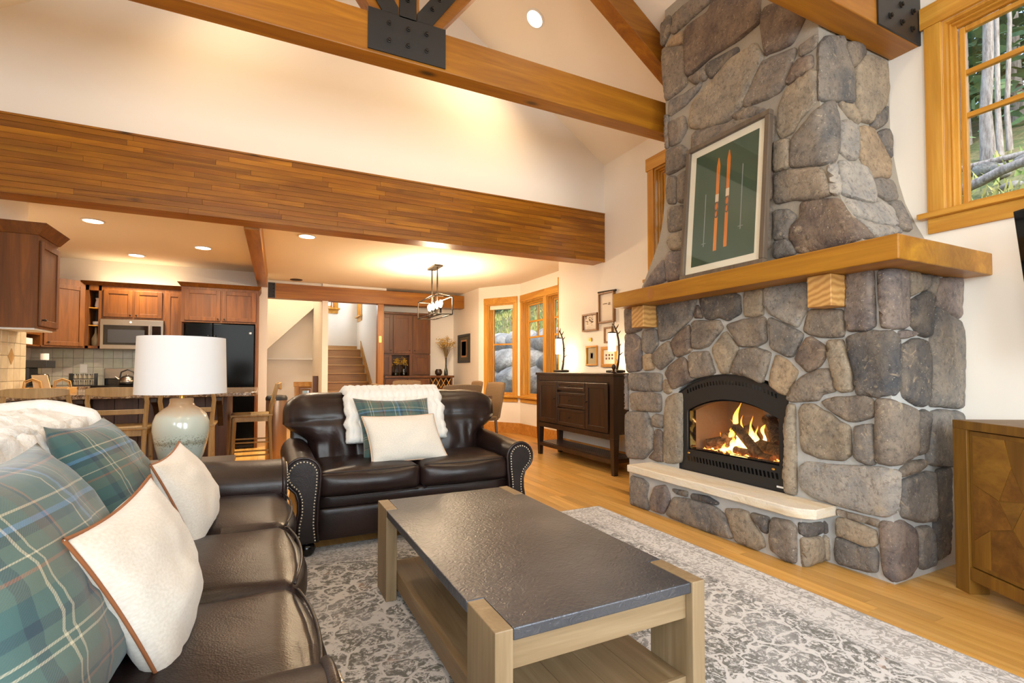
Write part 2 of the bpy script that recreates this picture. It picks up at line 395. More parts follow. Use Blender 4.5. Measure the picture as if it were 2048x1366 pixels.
# walls
fR = Fr((W, 0, 0), (0, 1, 0), (0, 0, 1), (-1, 0, 0))
slab_holes('wall_right', M_wall, fR, -2.7, 6.14, -.05, EZ+.02, [(.84, 1.575, 2.14, 3.335), (3.53, 4.165, 2.14, 3.335)], .16)
fL = Fr((LW, 0, 0), (0, 1, 0), (0, 0, 1), (1, 0, 0))
slab_holes('wall_left', M_wall, fL, -2.7, 6.15, -.05, EZ+.1, [(-1.9, .1, .9, 2.9)], .14)
fB = Fr((0, -2.6, 0), (1, 0, 0), (0, 0, 1), (0, 1, 0))
slab_holes('wall_rear', M_wall, fB, LW-.2, W+.2, -.05, 5.9, [(-1.6, .5, .7, 3.1), (1.25, 3.35, .7, 3.1)], .14)
st(MB().prism([(LW-.2, GY+.012, 3.05), (W+.2, GY+.012, 3.05), (W+.2, GY+.012, EZ+.1), (RX, GY+.012, RZ+.1), (LW-.2, GY+.012, EZ+.1)], (0, .24, 0)).build('wall_gable', M_wall))
# vaulted ceiling: two slopes
st(MB().prism([(W+.3, -2.7, EZ-.3*SL), (RX, -2.7, RZ), (RX, -2.7, RZ+.15), (W+.3, -2.7, EZ-.3*SL+.15)], (0, 8.0, 0)).build('ceiling', M_ceil))
st(MB().prism([(2*RX-W-.3, -2.7, EZ-.3*SL), (RX, -2.7, RZ), (RX, -2.7, RZ+.15), (2*RX-W-.3, -2.7, EZ-.3*SL+.15)], (0, 8.0, 0)).build('ceiling', M_ceil))
# flat ceiling over kitchen and dining
st(MB().box(-3.7, GY+.2, CZ, 4.4, 9.75, CZ+.1).box(2.06, 9.75, CZ, 4.0, 10.4, CZ+.1).build('ceiling', M_ceil))
# kitchen walls
st(MB().box(-3.7, 8.95, -.05, .06, 9.1, CZ).build('wall_kitchen', M_wall))
st(MB().box(-2.95, 6.15, -.05, -2.80, 9.0, CZ).box(-2.95, 6.03, -.05, -2.1, 6.15, CZ).build('wall_kitchen', M_wall))
st(MB().box(-.06, 9.1, -.05, .06, 11.75, 4.6).build('wall_hall', M_wall))
# hall and stairs
fH = Fr((0, 11.6, 0), (1, 0, 0), (0, 0, 1), (0, -1, 0))
slab_holes('wall_hall', M_wall, fH, .06, .96, -.05, 4.6, [(.68, .99, .25, .79)], .12)
st(MB().box(.95, 9.58, -.05, 1.05, 12.7, 4.6).build('wall_stair', M_wall))
fS = Fr((0, 12.6, 0), (1, 0, 0), (0, 0, 1), (0, -1, 0))
slab_holes('wall_stair', M_wall, fS, 1.0, 2.12, -.05, 4.6, [(1.12, 1.53, 2.62, 3.5)], .12)
fS2 = Fr((2.04, 0, 0), (0, 1, 0), (0, 0, 1), (-1, 0, 0))
slab_holes('wall_stair', M_wall, fS2, 9.76, 12.6, -.05, 4.6, [(11.95, 12.4, 2.42, 3.4)], .018)
st(MB().box(-.06, 9.75, 4.55, 2.12, 12.75, 4.65).build('ceiling', M_ceil))
st(MB().box(-.06, 9.62, 2.6, 2.1, 9.76, 4.6).build('wall_hall', M_wall))
st(MB().prism([(.06, 11.3, 1.55), (.95, 11.3, 2.45), (.95, 11.3, 2.75), (.06, 11.3, 2.75)], (0, .3, 0)).build('wall_hall', M_wall))
st(MB().box(.06, 11.5, 1.36, .95, 11.6, 1.39).build('trim_1', M_white))
# dining: back wall, right wall, bay
st(MB().box(2.1, 10.2, -.05, 3.8, 10.35, CZ).build('wall_dining', M_wall))
st(MB().box(3.66, 8.79, -.05, 3.80, 10.3, CZ).build('wall_dining', M_wall))
PA, PB, PC, PD = V((4.15, 8.03, 0)), V((3.66, 8.79, 0)), V((4.15, 6.40, 0)), V((3.80, 6.13, 0))
def wframe(p, q, inside):
    u = (q-p).normalized(); n = u.cross(V((0, 0, 1)))
    if n.dot(V(inside)-p) < 0: n = -n
    return Fr(p, u, (0, 0, 1), n), (q-p).length
fb1, L1 = wframe(PA, PB, (2, 7, 0)); fb2, L2 = wframe(PC, PA, (2, 7, 0)); fb3, L3 = wframe(PD, PC, (2, 7, 0))
slab_holes('wall_bay', M_wall, fb1, 0, L1, -.05, CZ, [(.13, .70, .68, 2.36)], .14)
slab_holes('wall_bay', M_wall, fb2, 0, L2, -.05, CZ, [(.10, .66, .68, 2.36), (.77, 1.54, .68, 2.36)], .14)
slab_holes('wall_bay', M_wall, fb3, 0, L3, -.05, CZ, [(.08, .36, .68, 2.36)], .14)

# ---------------------------------------------------------------- windows
WN = 0
def window(fr, a0, a1, b0, b1, depth=.13, head=.12, case=.09, sill=True, apron=.095, vm=(), hm=(), blind=0, over=.02, sash=.042, mx=M_trimx):
    """casing on the wall face, jamb, sash, muntins and one pane for each light; vm / hm: muntin positions (a, [b from, to])"""
    global WN; WN += 1
    w = thing('window_%d' % WN, kind='structure', loc=fr.P((a0+a1)/2, b0))
    fbox('header', mx, w, fr, a0-case-over, b1, 0, a1+case+over, b1+head, .028, bevel=.003)
    for (p, q) in ((a0-case, a0), (a1, a1+case)): fbox('casing', M_trim, w, fr, p, b0, 0, q, b1, .022, bevel=.003)
    if sill:
        fbox('sill', mx, w, fr, a0-case-.04, b0-.035, -.02, a1+case+.04, b0, .065, bevel=.004)
        fbox('apron', mx, w, fr, a0-case, b0-.035-apron, 0, a1+case, b0-.035, .02, bevel=.003)
    d = depth
    for (p, q, r, s_) in ((a0, a0+.018, b0, b1), (a1-.018, a1, b0, b1), (a0+.018, a1-.018, b0, b0+.018), (a0+.018, a1-.018, b1-.018, b1)):
        fbox('jamb', M_trim, w, fr, p, r, -d, q, s_, .0)
    for c, k in ((.030, -.035), (.046, -.065)):
        for (p, q) in ((a0+.018, a0+c), (a1-c, a1-.018)): fbox('stop', M_trim, w, fr, p, b0+.018, k-.03, q, b1-.018, k, bevel=.003)
        fbox('stop', mx, w, fr, a0+c, b1-c, k-.03, a1-c, b1-.018, k, bevel=.003)
    g0, g1, h0, h1 = a0+.05, a1-.05, b0+.018, b1-.05
    s0, s1, t0, t1 = g0+sash, g1-sash, h0+sash, h1-sash
    for (p, q, r, s_) in ((g0, s0, h0, h1), (s1, g1, h0, h1), (s0, s1, h0, t0), (s0, s1, t1, h1)):
        fbox('sash', M_trim, w, fr, p, r, -.12, q, s_, -.085, bevel=.004)
    A = sorted([s0, s1] + [v for v in vm]); B = sorted([t0, t1] + [h for h in hm])
    mw = .011
    cells = []
    for j in range(len(B)-1):
        top = len(hm) and B[j] >= hm[-1 if len(hm) == 1 else 0]-1e-6
        cols = A if (top or not vm) and vm else [s0, s1]
        for i in range(len(cols)-1): cells.append((cols[i], cols[i+1], B[j], B[j+1]))
        if vm and top:
            for v in vm: fbox('muntin', M_trim, w, fr, v-mw, B[j]+mw, -.115, v+mw, B[j+1]-mw, -.09)
    for h in hm: fbox('muntin', mx, w, fr, s0, h-mw*1.3, -.118, s1, h+mw*1.3, -.088)
    for (p, q, r, s_) in cells: fbox('pane', M_glass, w, fr, p-.003, r-.003, -.104, q+.003, s_+.003, -.100)
    if blind: fbox('blind', M_paper, w, fr, a0+.03, b1-.02-blind, -.05, a1-.03, b1-.02, -.03)
    return w
window(fR, .84, 1.575, 2.14, 3.335, vm=(1.208,), hm=(2.725, 2.995), head=.14, sash=.03)
window(fR, 3.53, 4.165, 2.14, 3.335, vm=(3.85,), hm=(2.725, 2.995), head=.14, sash=.03)
window(fb1, .13, .70, .68, 2.36, head=.12, case=.075, hm=(1.62,), blind=.07, sash=.035, over=.0, apron=.08)
window(fb2, .10, .66, .68, 2.36, head=.12, case=.055, vm=(.38,), hm=(1.72, 2.0), sash=.03, over=.0, apron=.08)
window(fb2, .77, 1.54, .68, 2.36, head=.12, case=.055, vm=(1.155,), hm=(1.72, 2.0), sash=.03, over=.0, apron=.08)
window(fb3, .08, .36, .68, 2.36, head=.12, case=.075, hm=(1.62,), sash=.035, over=.0, apron=.08)
window(fH, .68, .99, .25, .79, head=.1, case=.07, sill=True)
window(fS, 1.12, 1.53, 2.62, 3.5, head=.1, case=.07)
window(fS2, 11.95, 12.4, 2.42, 3.4, head=.1, case=.06)
window(fB, -1.6, .5, .7, 3.1); window(fB, 1.25, 3.35, .7, 3.1); window(fL, -1.9, .1, .9, 2.9)

# ---------------------------------------------------------------- baseboards
def baseb(side, fr, a0, a1, h=.19): st(MB().fbox(fr, a0, 0, 0, a1, h, .018).build('baseboard_'+side, M_base, bevel=.003))
baseb('right', fR, 3.75, 6.13); baseb('bay', fb1, 0, L1); baseb('bay', fb2, 0, L2); baseb('bay', fb3, 0, L3)
baseb('right', fR, -2.6, 1.5); baseb('dining', Fr((3.66, 0, 0), (0, 1, 0), (0, 0, 1), (-1, 0, 0)), 8.79, 10.2)

# ---------------------------------------------------------------- roof trusses
def bolt(parent, p, n=(0, -1, 0), r=.013):
    f = Fr(p, (1, 0, 0) if abs(n[0]) < .5 else (0, 1, 0), (0, 0, 1), n)
    ax = Fr((0, 0, 0), f.u, f.v, f.n)
    MB().lathe([(r*1.25, 0), (r*1.25, .006), (r*.8, .008), (r*.8, .018), (r*.5, .02)], p, 8, ax).build('bolt', M_iron, parent, smooth=40)
def truss(y, t, label):
    r = thing('roof_truss', label, 'truss', (RX, y, 3.25))
    box('tie_beam', M_beam, r, LW, y, 3.25, W, y+t, 3.525, bevel=.006)
    for sg, xw in ((1, W), (-1, 2*RX-W)):
        MB().prism([(xw, y+.002, EZ-.27), (RX, y+.002, RZ-.27), (RX, y+.002, RZ-.005), (xw, y+.002, EZ-.005)], (0, t-.004, 0)).build('rafter', M_raft, r, bevel=.006)
        p, q = V((RX+sg*.10, y+.01, 3.51)), V((RX+sg*1.05, y+.01, 4.72)); d = (q-p).normalized(); nrm = V((d.z, 0, -d.x))*.085
        MB().prism([p-nrm, q-nrm, q+nrm, p+nrm], (0, t-.02, 0)).build('strut', M_raft, r, bevel=.006)
    box('king_post', M_post, r, RX-.085, y+.006, 3.52, RX+.085, y+t-.006, RZ-.2, bevel=.006)
    return r
tf = truss(3.34, .145, 'timber roof truss ending at the chimney, black gusset plate at its middle')
y = 3.329
pl = MB()
for poly in ([(.595, 3.27), (1.13, 3.27), (1.13, 3.548), (.595, 3.548)], [(.802, 3.54), (.919, 3.54), (.919, 4.0), (.802, 4.0)],
             [(1.032, 3.546), (.925, 3.546), (.925, 3.60), (1.22, 4.02), (1.365, 4.02)], [(.688, 3.546), (.795, 3.546), (.795, 3.60), (.50, 4.02), (.355, 4.02)]):
    pl.prism([(a, y, b) for a, b in poly], (0, .010, 0))
gp = pl.build('gusset_plate', M_black, tf)
for (a, b) in ((.732, 3.475), (.863, 3.47), (.992, 3.474), (.733, 3.357), (.862, 3.355), (.993, 3.358), (1.033, 3.666), (.858, 3.672), (1.084, 3.748), (.64, 3.74)): bolt(gp, (a, y, b))
tn = truss(1.70, .165, 'timber roof truss meeting the white wall beside the high window')
gp = MB().prism([(3.32, 1.688, 3.25), (3.80, 1.688, 3.25), (3.80, 1.688, 3.85), (3.62, 1.688, 3.95), (3.32, 1.688, 3.70)], (0, .011, 0)).build('gusset_plate', M_black, tn)
for (a, b) in ((3.571, 3.445), (3.444, 3.334), (3.705, 3.443), (3.573, 3.333), (3.694, 3.326), (3.45, 3.5), (3.60, 3.56)): bolt(gp, (a, 1.688, b), r=.016)

# wide laminated beam
lb = thing('laminated_beam', 'wide glue-laminated timber beam across the opening to the kitchen and dining area', 'beam', ((W+LW)/2, GY, 2.49))
box('core', M_beam, lb, LW, GY+.02, 2.492, W, GY+.25, 3.085)
zz = 2.485
rows = 13
for i in range(rows):
    h = .595/rows; x = LW; 
    while x < W-.01:
        x1 = min(W, x + random.uniform(.45, 1.5))
        if W - x1 < .25: x1 = W
        yj = random.uniform(0, .0025)
        MB().box(x+.0006, GY+yj, zz+.0007, x1-.0006, GY+.03, zz+h-.0007).build('lamination', M_lam, lb, bevel=.0012)
        x = x1
    zz += h
box('cap_strip', M_lam, lb, LW, GY-.004, 3.081, W, GY+.06, 3.098, bevel=.002)
# beam between kitchen and dining
db = thing('ceiling_beam', 'timber ceiling beam running back between kitchen and dining area', 'beam', (-.05, 7.1, 2.47))
MB().hexa([(-.175, 5.31, 2.47), (-.04, 5.31, 2.47), (.055, 8.94, 2.47), (-.085, 8.94, 2.47), (-.175, 5.31, CZ), (-.04, 5.31, CZ), (.055, 8.94, CZ), (-.085, 8.94, CZ)]).build('beam_timber', M_beamy, db, bevel=.005)
bb = thing('ceiling_beam', 'timber beam over the staircase opening with a black end plate', 'beam', (1.8, 9.6, 2.39))
box('beam_timber', M_beam, bb, .065, 9.55, 2.39, 3.655, 9.75, 2.645, bevel=.005)
ep = box('end_plate', M_black, bb, .065, 9.54, 2.385, .175, 9.55, 2.65)
for k in range(4): bolt(ep, (.15, 9.54, 2.43+k*.06), r=.009)
pp = thing('timber_post', 'square timber post between the stairs and the built-in hutch', 'post', (1.99, 9.63, 0))
box('post', M_post, pp, 1.93, 9.57, 0, 2.045, 9.72, 2.389, bevel=.005)
bx = thing('light_switch', 'small brass switch plate on the timber post', 'switch', (1.985, 9.565, 1.72))
box('plate', M_brass, bx, 1.95, 9.558, 1.66, 2.0, 9.569, 1.78, bevel=.002)

# ---------------------------------------------------------------- ceiling lights
def downlight(p, n, label, lens, power, cname='recessed_light', r=.085, spot=120, color=WARM2):
    n = V(n).normalized(); u = n.orthogonal().normalized(); ax = Fr((0, 0, 0), u, n.cross(u), n)
    t = thing(cname, label, 'ceiling light', p, group='recessed ceiling lights')
    o0 = V(p)
    prof = [(r*1.0, 0), (r*1.22, 0), (r*1.22, .006), (r*1.0, .010), (r*.98, -.0)]
    m = MB(); c = o0; nn = 24; vs = []
    for (rr, z) in prof:
        for k in range(nn):
            q = 2*pi*k/nn; vs.append(c + ax.u*(rr*cos(q)) + ax.v*(rr*sin(q)) + ax.n*z)
    m.add(vs, [(i*nn+k, i*nn+(k+1) % nn, (i+1)*nn+(k+1) % nn, (i+1)*nn+k) for i in range(4) for k in range(nn)]).build('trim_ring', M_white, t, smooth=40)
    MB().lathe([(r*.99, .001), (r*.99, .004), (r*.6, .005)], o0, 24, ax).build('lens', lens, t)
    if power:
        light('downlight_lamp', 'SPOT', o0 + n*.03, power, color, size=.06, spot=spot, blend=.7, target=o0 + n*2)
    return t
sn = V((-SL, 0, -1)).normalized(); sn2 = V((SL, 0, -1)).normalized()
downlight((2.384, 4.288, EZ+SL*(W-2.384)-.001), sn, 'round recessed light in the sloped ceiling above the truss', M_canw, 84, spot=160, color=WARM)
for (px, py, q_) in ((2.384, 2.55, 'between the trusses'), (2.384, .4, 'above the camera')): downlight((px, py, EZ+SL*(W-px)-.001), sn, 'unseen recessed light added in the chimney-side slope '+q_, M_canw, 22, spot=155, color=WARM)  # out-of-view spots added for fill, repeating the visible one
for py, q_ in ((4.288, 'before the gable wall'), (2.55, 'between the trusses'), (.4, 'above the camera')): downlight((2*RX-2.384, py, EZ+SL*(W-2.384)-.001), sn2, 'unseen recessed light added in the left slope of the ceiling '+q_, M_canw, 44, spot=155, color=WARM)  # left-slope spots, likewise out of view and added for fill
for (px, py, lb_) in ((-1.598, 6.577, 'recessed kitchen light above the hanging cabinet'), (-1.547, 8.305, 'recessed kitchen light in front of the microwave'), (-.697, 7.418, 'recessed kitchen light in front of the refrigerator'), (.442, 6.240, 'recessed light in the dining ceiling beside the timber beam')):
    downlight((px, py, CZ-.001), (0, 0, -1), lb_, M_can, 120, spot=160)
sp = thing('ceiling_speaker', 'small dark round ceiling speaker before the back beam', 'speaker', (.50, 9.40, CZ))
MB().lathe([(.10, -.001), (.10, -.006), (.07, -.007)], (.50, 9.36, CZ), 20).build('grille', M_black, sp)
downlight((.5, 10.6, 4.549), (0, 0, -1), 'recessed light high in the stair hall', M_can, 190, spot=130, color=WARM2)
# daylight at the far stair windows
light('daylight_stair_window', 'AREA', (1.32, 12.85, 3.1), 45, DAY, size=(.4, .9), target=(1.5, 10, 1.5))
light('daylight_stair_side_window', 'AREA', (2.3, 12.18, 2.9), 30, DAY, size=(.45, .9), target=(1.0, 11.6, 1.8))
# ================================================================ fireplace stones: face, colour, outline in mm along the face (0 = right-hand corner) and up
STONES = """Fp -2192,1489 -2084,1489 -1980,1508 -1983,1711 -2200,1729
Fg -1975,1403 -1968,1318 -1921,1297 -1856,1292 -1774,1368 -1780,1406 -1790,1488 -1826,1503 -1961,1493
Fp -2209,1278 -2190,1128 -1986,1145 -1986,1397 -2015,1441 -2084,1477 -2207,1480
Fo -1955,1145 -1828,1152 -1856,1289 -1959,1279
Fb -1730,1359 -1810,1300 -1833,1269 -1811,1205 -1741,1149 -1596,1245 -1588,1269 -1628,1349 -1653,1387
Fg -1776,1594 -1768,1480 -1747,1398 -1712,1396 -1627,1416 -1465,1512 -1400,1556 -1365,1630 -1349,1706 -1788,1708
Fr -1366,1561 -1286,1551 -1317,1625 -1339,1656
Fr -1505,1468 -1594,1408 -1624,1373 -1571,1269 -1547,1251 -1403,1296 -1409,1409 -1423,1509
Fb -1388,1320 -1313,1313 -1230,1333 -1095,1456 -1130,1514 -1391,1533
Fr -1560,1229 -1642,1179 -1685,1118 -1627,1034 -1599,992 -1394,1075 -1428,1126 -1453,1222 -1496,1249
Fb -1416,1143 -1394,1083 -1170,1122 -1207,1221 -1240,1288 -1392,1284 -1426,1259
Fg -2149,965 -1920,961 -1733,971 -1730,1118 -2154,1116
Fb -2128,784 -1932,784 -1745,794 -1743,934 -1879,953 -2133,931
Fg -2205,549 -2190,336 -1957,360 -1836,481 -1845,618 -1874,699 -1922,776 -2203,754
Fb -1840,660 -1737,661 -1718,680 -1717,759 -1801,768 -1839,744
Fr -1815,560 -1822,455 -1893,382 -1786,366 -1726,376 -1734,495 -1728,610 -1764,637 -1806,633
Ft -1703,769 -1720,470 -1710,372 -1590,383 -1524,408 -1517,955 -1575,953 -1675,915
Fp -2211,781 -2185,789 -2172,953 -2182,1102 -2208,1102
Fo -1718,1032 -1714,972 -1666,946 -1618,968 -1665,1056 -1702,1062
Fd -1296,1647 -1261,1549 -1207,1528 -1126,1542 -1048,1508 -940,1554 -949,1674 -1026,1714 -1275,1719 -1309,1706
Ft -914,1644 -905,1530 -842,1516 -765,1525 -766,1546 -758,1625 -761,1702 -902,1697
Fw -750,1578 -710,1527 -587,1453 -520,1419 -453,1538 -457,1695 -593,1703 -748,1706
Fb -997,1376 -950,1313 -822,1308 -740,1339 -749,1509 -948,1500 -1064,1475
Fg -710,1294 -560,1224 -483,1368 -514,1393 -649,1465 -718,1499
Ft -1193,1305 -1113,1122 -1038,1129 -959,1303 -1076,1436
Fb -986,1212 -1021,1126 -905,1106 -782,1060 -741,1148 -712,1257 -754,1279 -815,1298 -943,1292
Fo -708,1141 -722,1051 -667,1004 -604,984 -566,1052 -521,1135 -584,1202 -646,1237 -674,1240
Fr -501,1290 -536,1209 -453,1136 -377,1176 -350,1223 -349,1290 -382,1314 -432,1348 -463,1345
Fb -477,1394 -439,1371 -382,1349 -295,1344 -238,1345 -235,1498 -446,1521
Ft -329,1249 -315,1169 -282,1036 -256,1018 -195,1028 -197,1159 -228,1246 -246,1324 -328,1324
Fp -221,1437 -213,1376 -107,1374 -71,1396 -74,1562 -76,1710 -140,1716 -215,1709
Fd -213,1257 -185,1139 -177,1066 -168,1009 -63,1000 -41,1009 26,1016 66,1042 53,1178 56,1308 18,1357 -107,1365 -217,1341
Fb -563,1040 -597,962 -557,945 -397,963 -370,1004 -290,1025 -309,1083 -326,1152 -376,1154 -454,1125 -500,1100
Fb -371,953 -351,930 -302,895 -225,855 -173,853 -90,891 -79,923 -85,974 -124,1004 -202,992 -284,988 -351,964
Ft -517,890 -510,713 -497,642 -394,614 -250,620 -209,664 -212,771 -219,823 -275,847 -320,886 -363,900 -424,936 -493,932
Fg -191,654 -172,636 -116,621 -84,631 -85,685 -88,844 -143,834 -184,818
Ft -616,780 -612,620 -628,454 -612,356 -545,357 -545,595 -548,778 -548,926 -586,925
Fw -522,459 -508,409 -444,369 -318,356 -125,346 -30,357 22,394 31,496 35,608 -55,612 -131,607 -326,581 -469,576 -516,538
Fb -282,297 -230,296 -137,292 -72,290 -71,320 -230,322 -296,325
Ft -300,230 -299,176 -251,175 -148,162 -104,171 -82,196 -86,259 -137,268 -230,287 -292,276
Fg -308,74 -306,35 -283,14 -141,24 -85,39 -79,138 -95,165 -148,151 -252,161 -299,161
Fp -64,199 -56,94 -44,33 -9,16 129,26 198,79 204,244 187,277 67,333 -43,323 -64,304
Fg 223,205 223,85 268,43 397,45 404,215 358,268 222,272
Fg 67,483 63,358 263,301 418,291 429,560 350,573 79,546
Fd 424,277 435,62 594,78 615,307 617,582 457,569
Fb 70,570 230,583 318,605 329,639 174,641 62,604
Fb -73,894 -76,717 -70,638 -1,635 77,642 222,679 235,890 216,934 34,974 -6,988 -68,989
Fd 250,800 228,678 282,679 333,705 365,839 372,901 336,920 270,914
Fg 388,861 356,703 361,618 590,580 762,585 776,868 755,896 513,916 426,908
Fd 100,1181 90,1072 109,1002 254,950 335,943 385,1022 402,1141 395,1262 348,1319 232,1321 104,1281
Fg 449,1434 424,1272 413,1114 402,942 514,937 766,918 797,1063 812,1377 772,1442 630,1474 491,1515
Fp -50,1601 -43,1485 -37,1385 4,1374 135,1378 177,1418 176,1625 156,1702 -5,1698 -45,1693
Ft 199,1626 213,1562 309,1595 310,1621 280,1700 193,1697
Fg 318,1658 328,1597 398,1611 423,1629 444,1696 328,1690
Fg 449,1649 421,1611 477,1584 497,1635 518,1692 478,1689
Fd 201,1469 214,1395 239,1387 287,1348 386,1337 417,1366 427,1504 465,1575 381,1596 311,1568 219,1536
Fp 529,1636 507,1536 541,1507 762,1455 797,1486 807,1574 794,1719 577,1688
Fp 81,1324 168,1331 239,1345 243,1357 167,1367 82,1356
Hg -1511,134 -1512,0 -1422,-9 -1283,8 -1316,116 -1289,220 -1365,246 -1501,245
Hp -1268,91 -1252,21 -1147,19 -1117,27 -1053,141 -1053,185 -1097,248 -1217,212
Hd -973,211 -875,211 -874,246 -1025,235
Hd -821,213 -742,216 -613,215 -584,230 -677,252 -821,241
Hg -1094,17 -711,9 -496,16 -468,37 -532,159 -577,181 -626,198 -843,198 -1016,173
Ht -476,76 -448,14 -339,5 -281,10 -235,46 -250,99 -312,159 -353,226 -407,227 -533,205
Hd -313,188 -267,160 -247,134 -219,133 -203,217 -207,232 -328,228
Hb -185,203 -196,89 -183,46 -103,6 -31,13 -25,120 -27,225 -72,246 -175,240
Hd -7,194 40,170 121,167 196,177 191,231 75,238 -9,254
Hb 211,166 267,162 276,233 213,232
Ht 4,6 35,-7 181,10 175,151 53,160 1,164
Ht 196,12 263,-3 267,146 200,147
Cb -1339,4104 -1333,3928 -1307,3920 -1227,3997 -1216,4077 -1263,4131
Cb -1191,4040 -1222,3971 -1193,3942 -996,3955 -816,3960 -949,4078 -1199,4090
Co -1273,3885 -1187,3834 -1088,3805 -1087,3890 -1193,3914
Cr -1061,3695 -1054,3520 -1028,3502 -821,3534 -563,3517 -396,3538 -404,3622 -399,3742 -763,3993 -816,3883 -1062,3896
Cb -1326,3770 -1313,3573 -1292,3422 -1071,3442 -1061,3478 -1082,3561 -1075,3729 -1094,3774 -1321,3886
Cd -851,3417 -821,3368 -693,3391 -575,3433 -586,3462 -818,3489 -858,3479
Cb -958,3399 -857,3386 -887,3473 -1035,3470
Cg -1251,3276 -1080,3289 -943,3341 -911,3376 -1086,3374 -1259,3393
Ct -886,3009 -652,2972 -528,3038 -462,3150 -395,3235 -381,3293 -435,3406 -491,3399 -630,3403 -777,3341 -990,3253 -1039,3087
Cr -384,3499 -355,3284 -337,3285 -280,3270 -171,3252 -88,3358 -98,3425 -189,3554 -350,3602 -377,3572
Cb -445,3154 -523,3062 -524,3010 -355,2983 -254,2985 -217,3018 -186,3098 -149,3180 -154,3204 -338,3239 -382,3240
Cb -116,3141 -46,3139 -13,3147 -7,3205 -115,3193
Cr -158,3082 -195,3022 -195,3002 -121,3014 -53,3021 -43,3032 -42,3094 -117,3114
Ct -257,2893 -282,2722 -262,2675 -185,2675 -148,2727 -20,2806 -18,2981 -41,3008 -120,2996 -203,2971
Cg -4,2799 63,2813 137,2830 254,2854 328,2856 324,2989 301,3070 260,3138 230,3251 68,3208 0,3147
Ct 283,2761 352,2726 383,2746 370,2801 322,2835 181,2827
Cb 275,3142 314,3092 365,3112 462,3211 429,3268 277,3229
Ct 364,2967 378,2850 403,2762 508,2770 588,2837 675,2927 706,3000 695,3214 475,3207 368,3088
Cg 519,2750 580,2748 690,2806 703,2925 556,2811
Cg -30,2735 -102,2688 -183,2633 -216,2525 -223,2459 -115,2417 -14,2396 41,2406 97,2501 139,2627 148,2726 118,2806 71,2795
Cw 165,2597 124,2491 230,2458 287,2477 335,2599 334,2696 245,2717 168,2685
Co 346,2615 337,2507 375,2442 418,2372 535,2401 644,2414 689,2530 657,2599 572,2677 534,2732 441,2726 359,2693
Cg 633,2634 690,2553 726,2711 700,2762 586,2708
Ct -338,2466 -263,2459 -235,2463 -209,2636 -307,2656
Cb -382,2253 -263,2240 -134,2199 -35,2200 -42,2341 -58,2381 -245,2432 -338,2445
Cw -15,2283 -26,2196 -2,2188 29,2255 44,2388 -6,2367
Cw 74,2319 14,2190 249,2173 314,2177 402,2256 396,2365 374,2425 257,2436 104,2420
Cg 426,2263 529,2228 650,2263 657,2336 646,2387 539,2385 422,2353
Cr -264,2103 -346,2059 -382,1995 -374,1890 -132,1882 110,1916 73,1970 8,2030 -5,2087 -9,2150 -139,2187 -222,2193
Cg -488,2009 -392,1999 -352,2071 -288,2126 -322,2180 -402,2198
Cw 54,2054 286,2026 485,2048 541,2172 415,2218 318,2164 236,2158 33,2152
Cw 89,1982 129,1919 456,1992 463,2024 248,2008 42,2027
Cg 553,2161 510,2028 596,2026 647,2092 661,2245 535,2216
Cg -542,1890 -391,1893 -399,1988 -487,1995
Cb -1247,3013 -1138,3012 -1066,3090 -1094,3197 -1260,3219
Cb -1286,2910 -1288,2789 -1186,2785 -1077,2800 -1068,2913 -1137,2979 -1271,2982
Cb -1308,2650 -1299,2545 -1232,2524 -1204,2569 -1200,2737 -1269,2761
Cb -1189,2522 -1104,2495 -1074,2748 -1165,2726
Cb -1338,2305 -1275,2294 -1174,2296 -1137,2468 -1299,2500
Ct -1372,2211 -1367,2147 -1240,2123 -1181,2266 -1334,2261
Cp -1466,2034 -1522,1889 -1348,1894 -1248,2104 -1398,2126
Cp -1662,1985 -1815,1873 -1536,1900 -1472,2081
Cb -1296,3020 -1269,3021 -1274,3284 -1302,3297
Cb -571,2925 -362,2895 -384,2920 -469,2974 -635,2998
Cb -1012,2767 -631,2622 -325,2609 -300,2850 -678,2951 -1006,3029
Cr -1057,2411 -731,2310 -400,2280 -342,2574 -636,2586 -1016,2719
Cb -1246,1937 -551,1947 -409,2246 -740,2274 -1077,2366"""
SC = dict(g=(128, 126, 124), b=(136, 126, 116), t=(168, 154, 134), o=(190, 164, 132), r=(122, 104, 94), d=(88, 90, 94), p=(130, 120, 120), w=(178, 175, 170))
FXF, YCF, FXH, YCH, FXC = 3.045, 1.523, 2.83, 1.90, 3.035
def ycc(z):
    p = [(1.80, 1.61), (1.95, 1.675), (2.1, 1.74), (2.25, 1.795), (2.4, 1.83), (2.6, 1.86), (2.8, 1.877), (9, 1.88)]
    if z <= p[0][0]: return p[0][1]
    for (a, b), (c, d) in zip(p, p[1:]):
        if z <= c: return b + (d-b)*(z-a)/(c-a)
    return p[-1][1]
def ycl(z): return 5.06 - ycc(z) + (.10 if z < 2.3 else 0)*max(0, (2.3-z)/.5)      # the far side of the chimney
FIRE = thing('stone_fireplace', 'large stone fireplace and chimney with an arched gas insert', 'fireplace', (3.3, 2.6, 0))
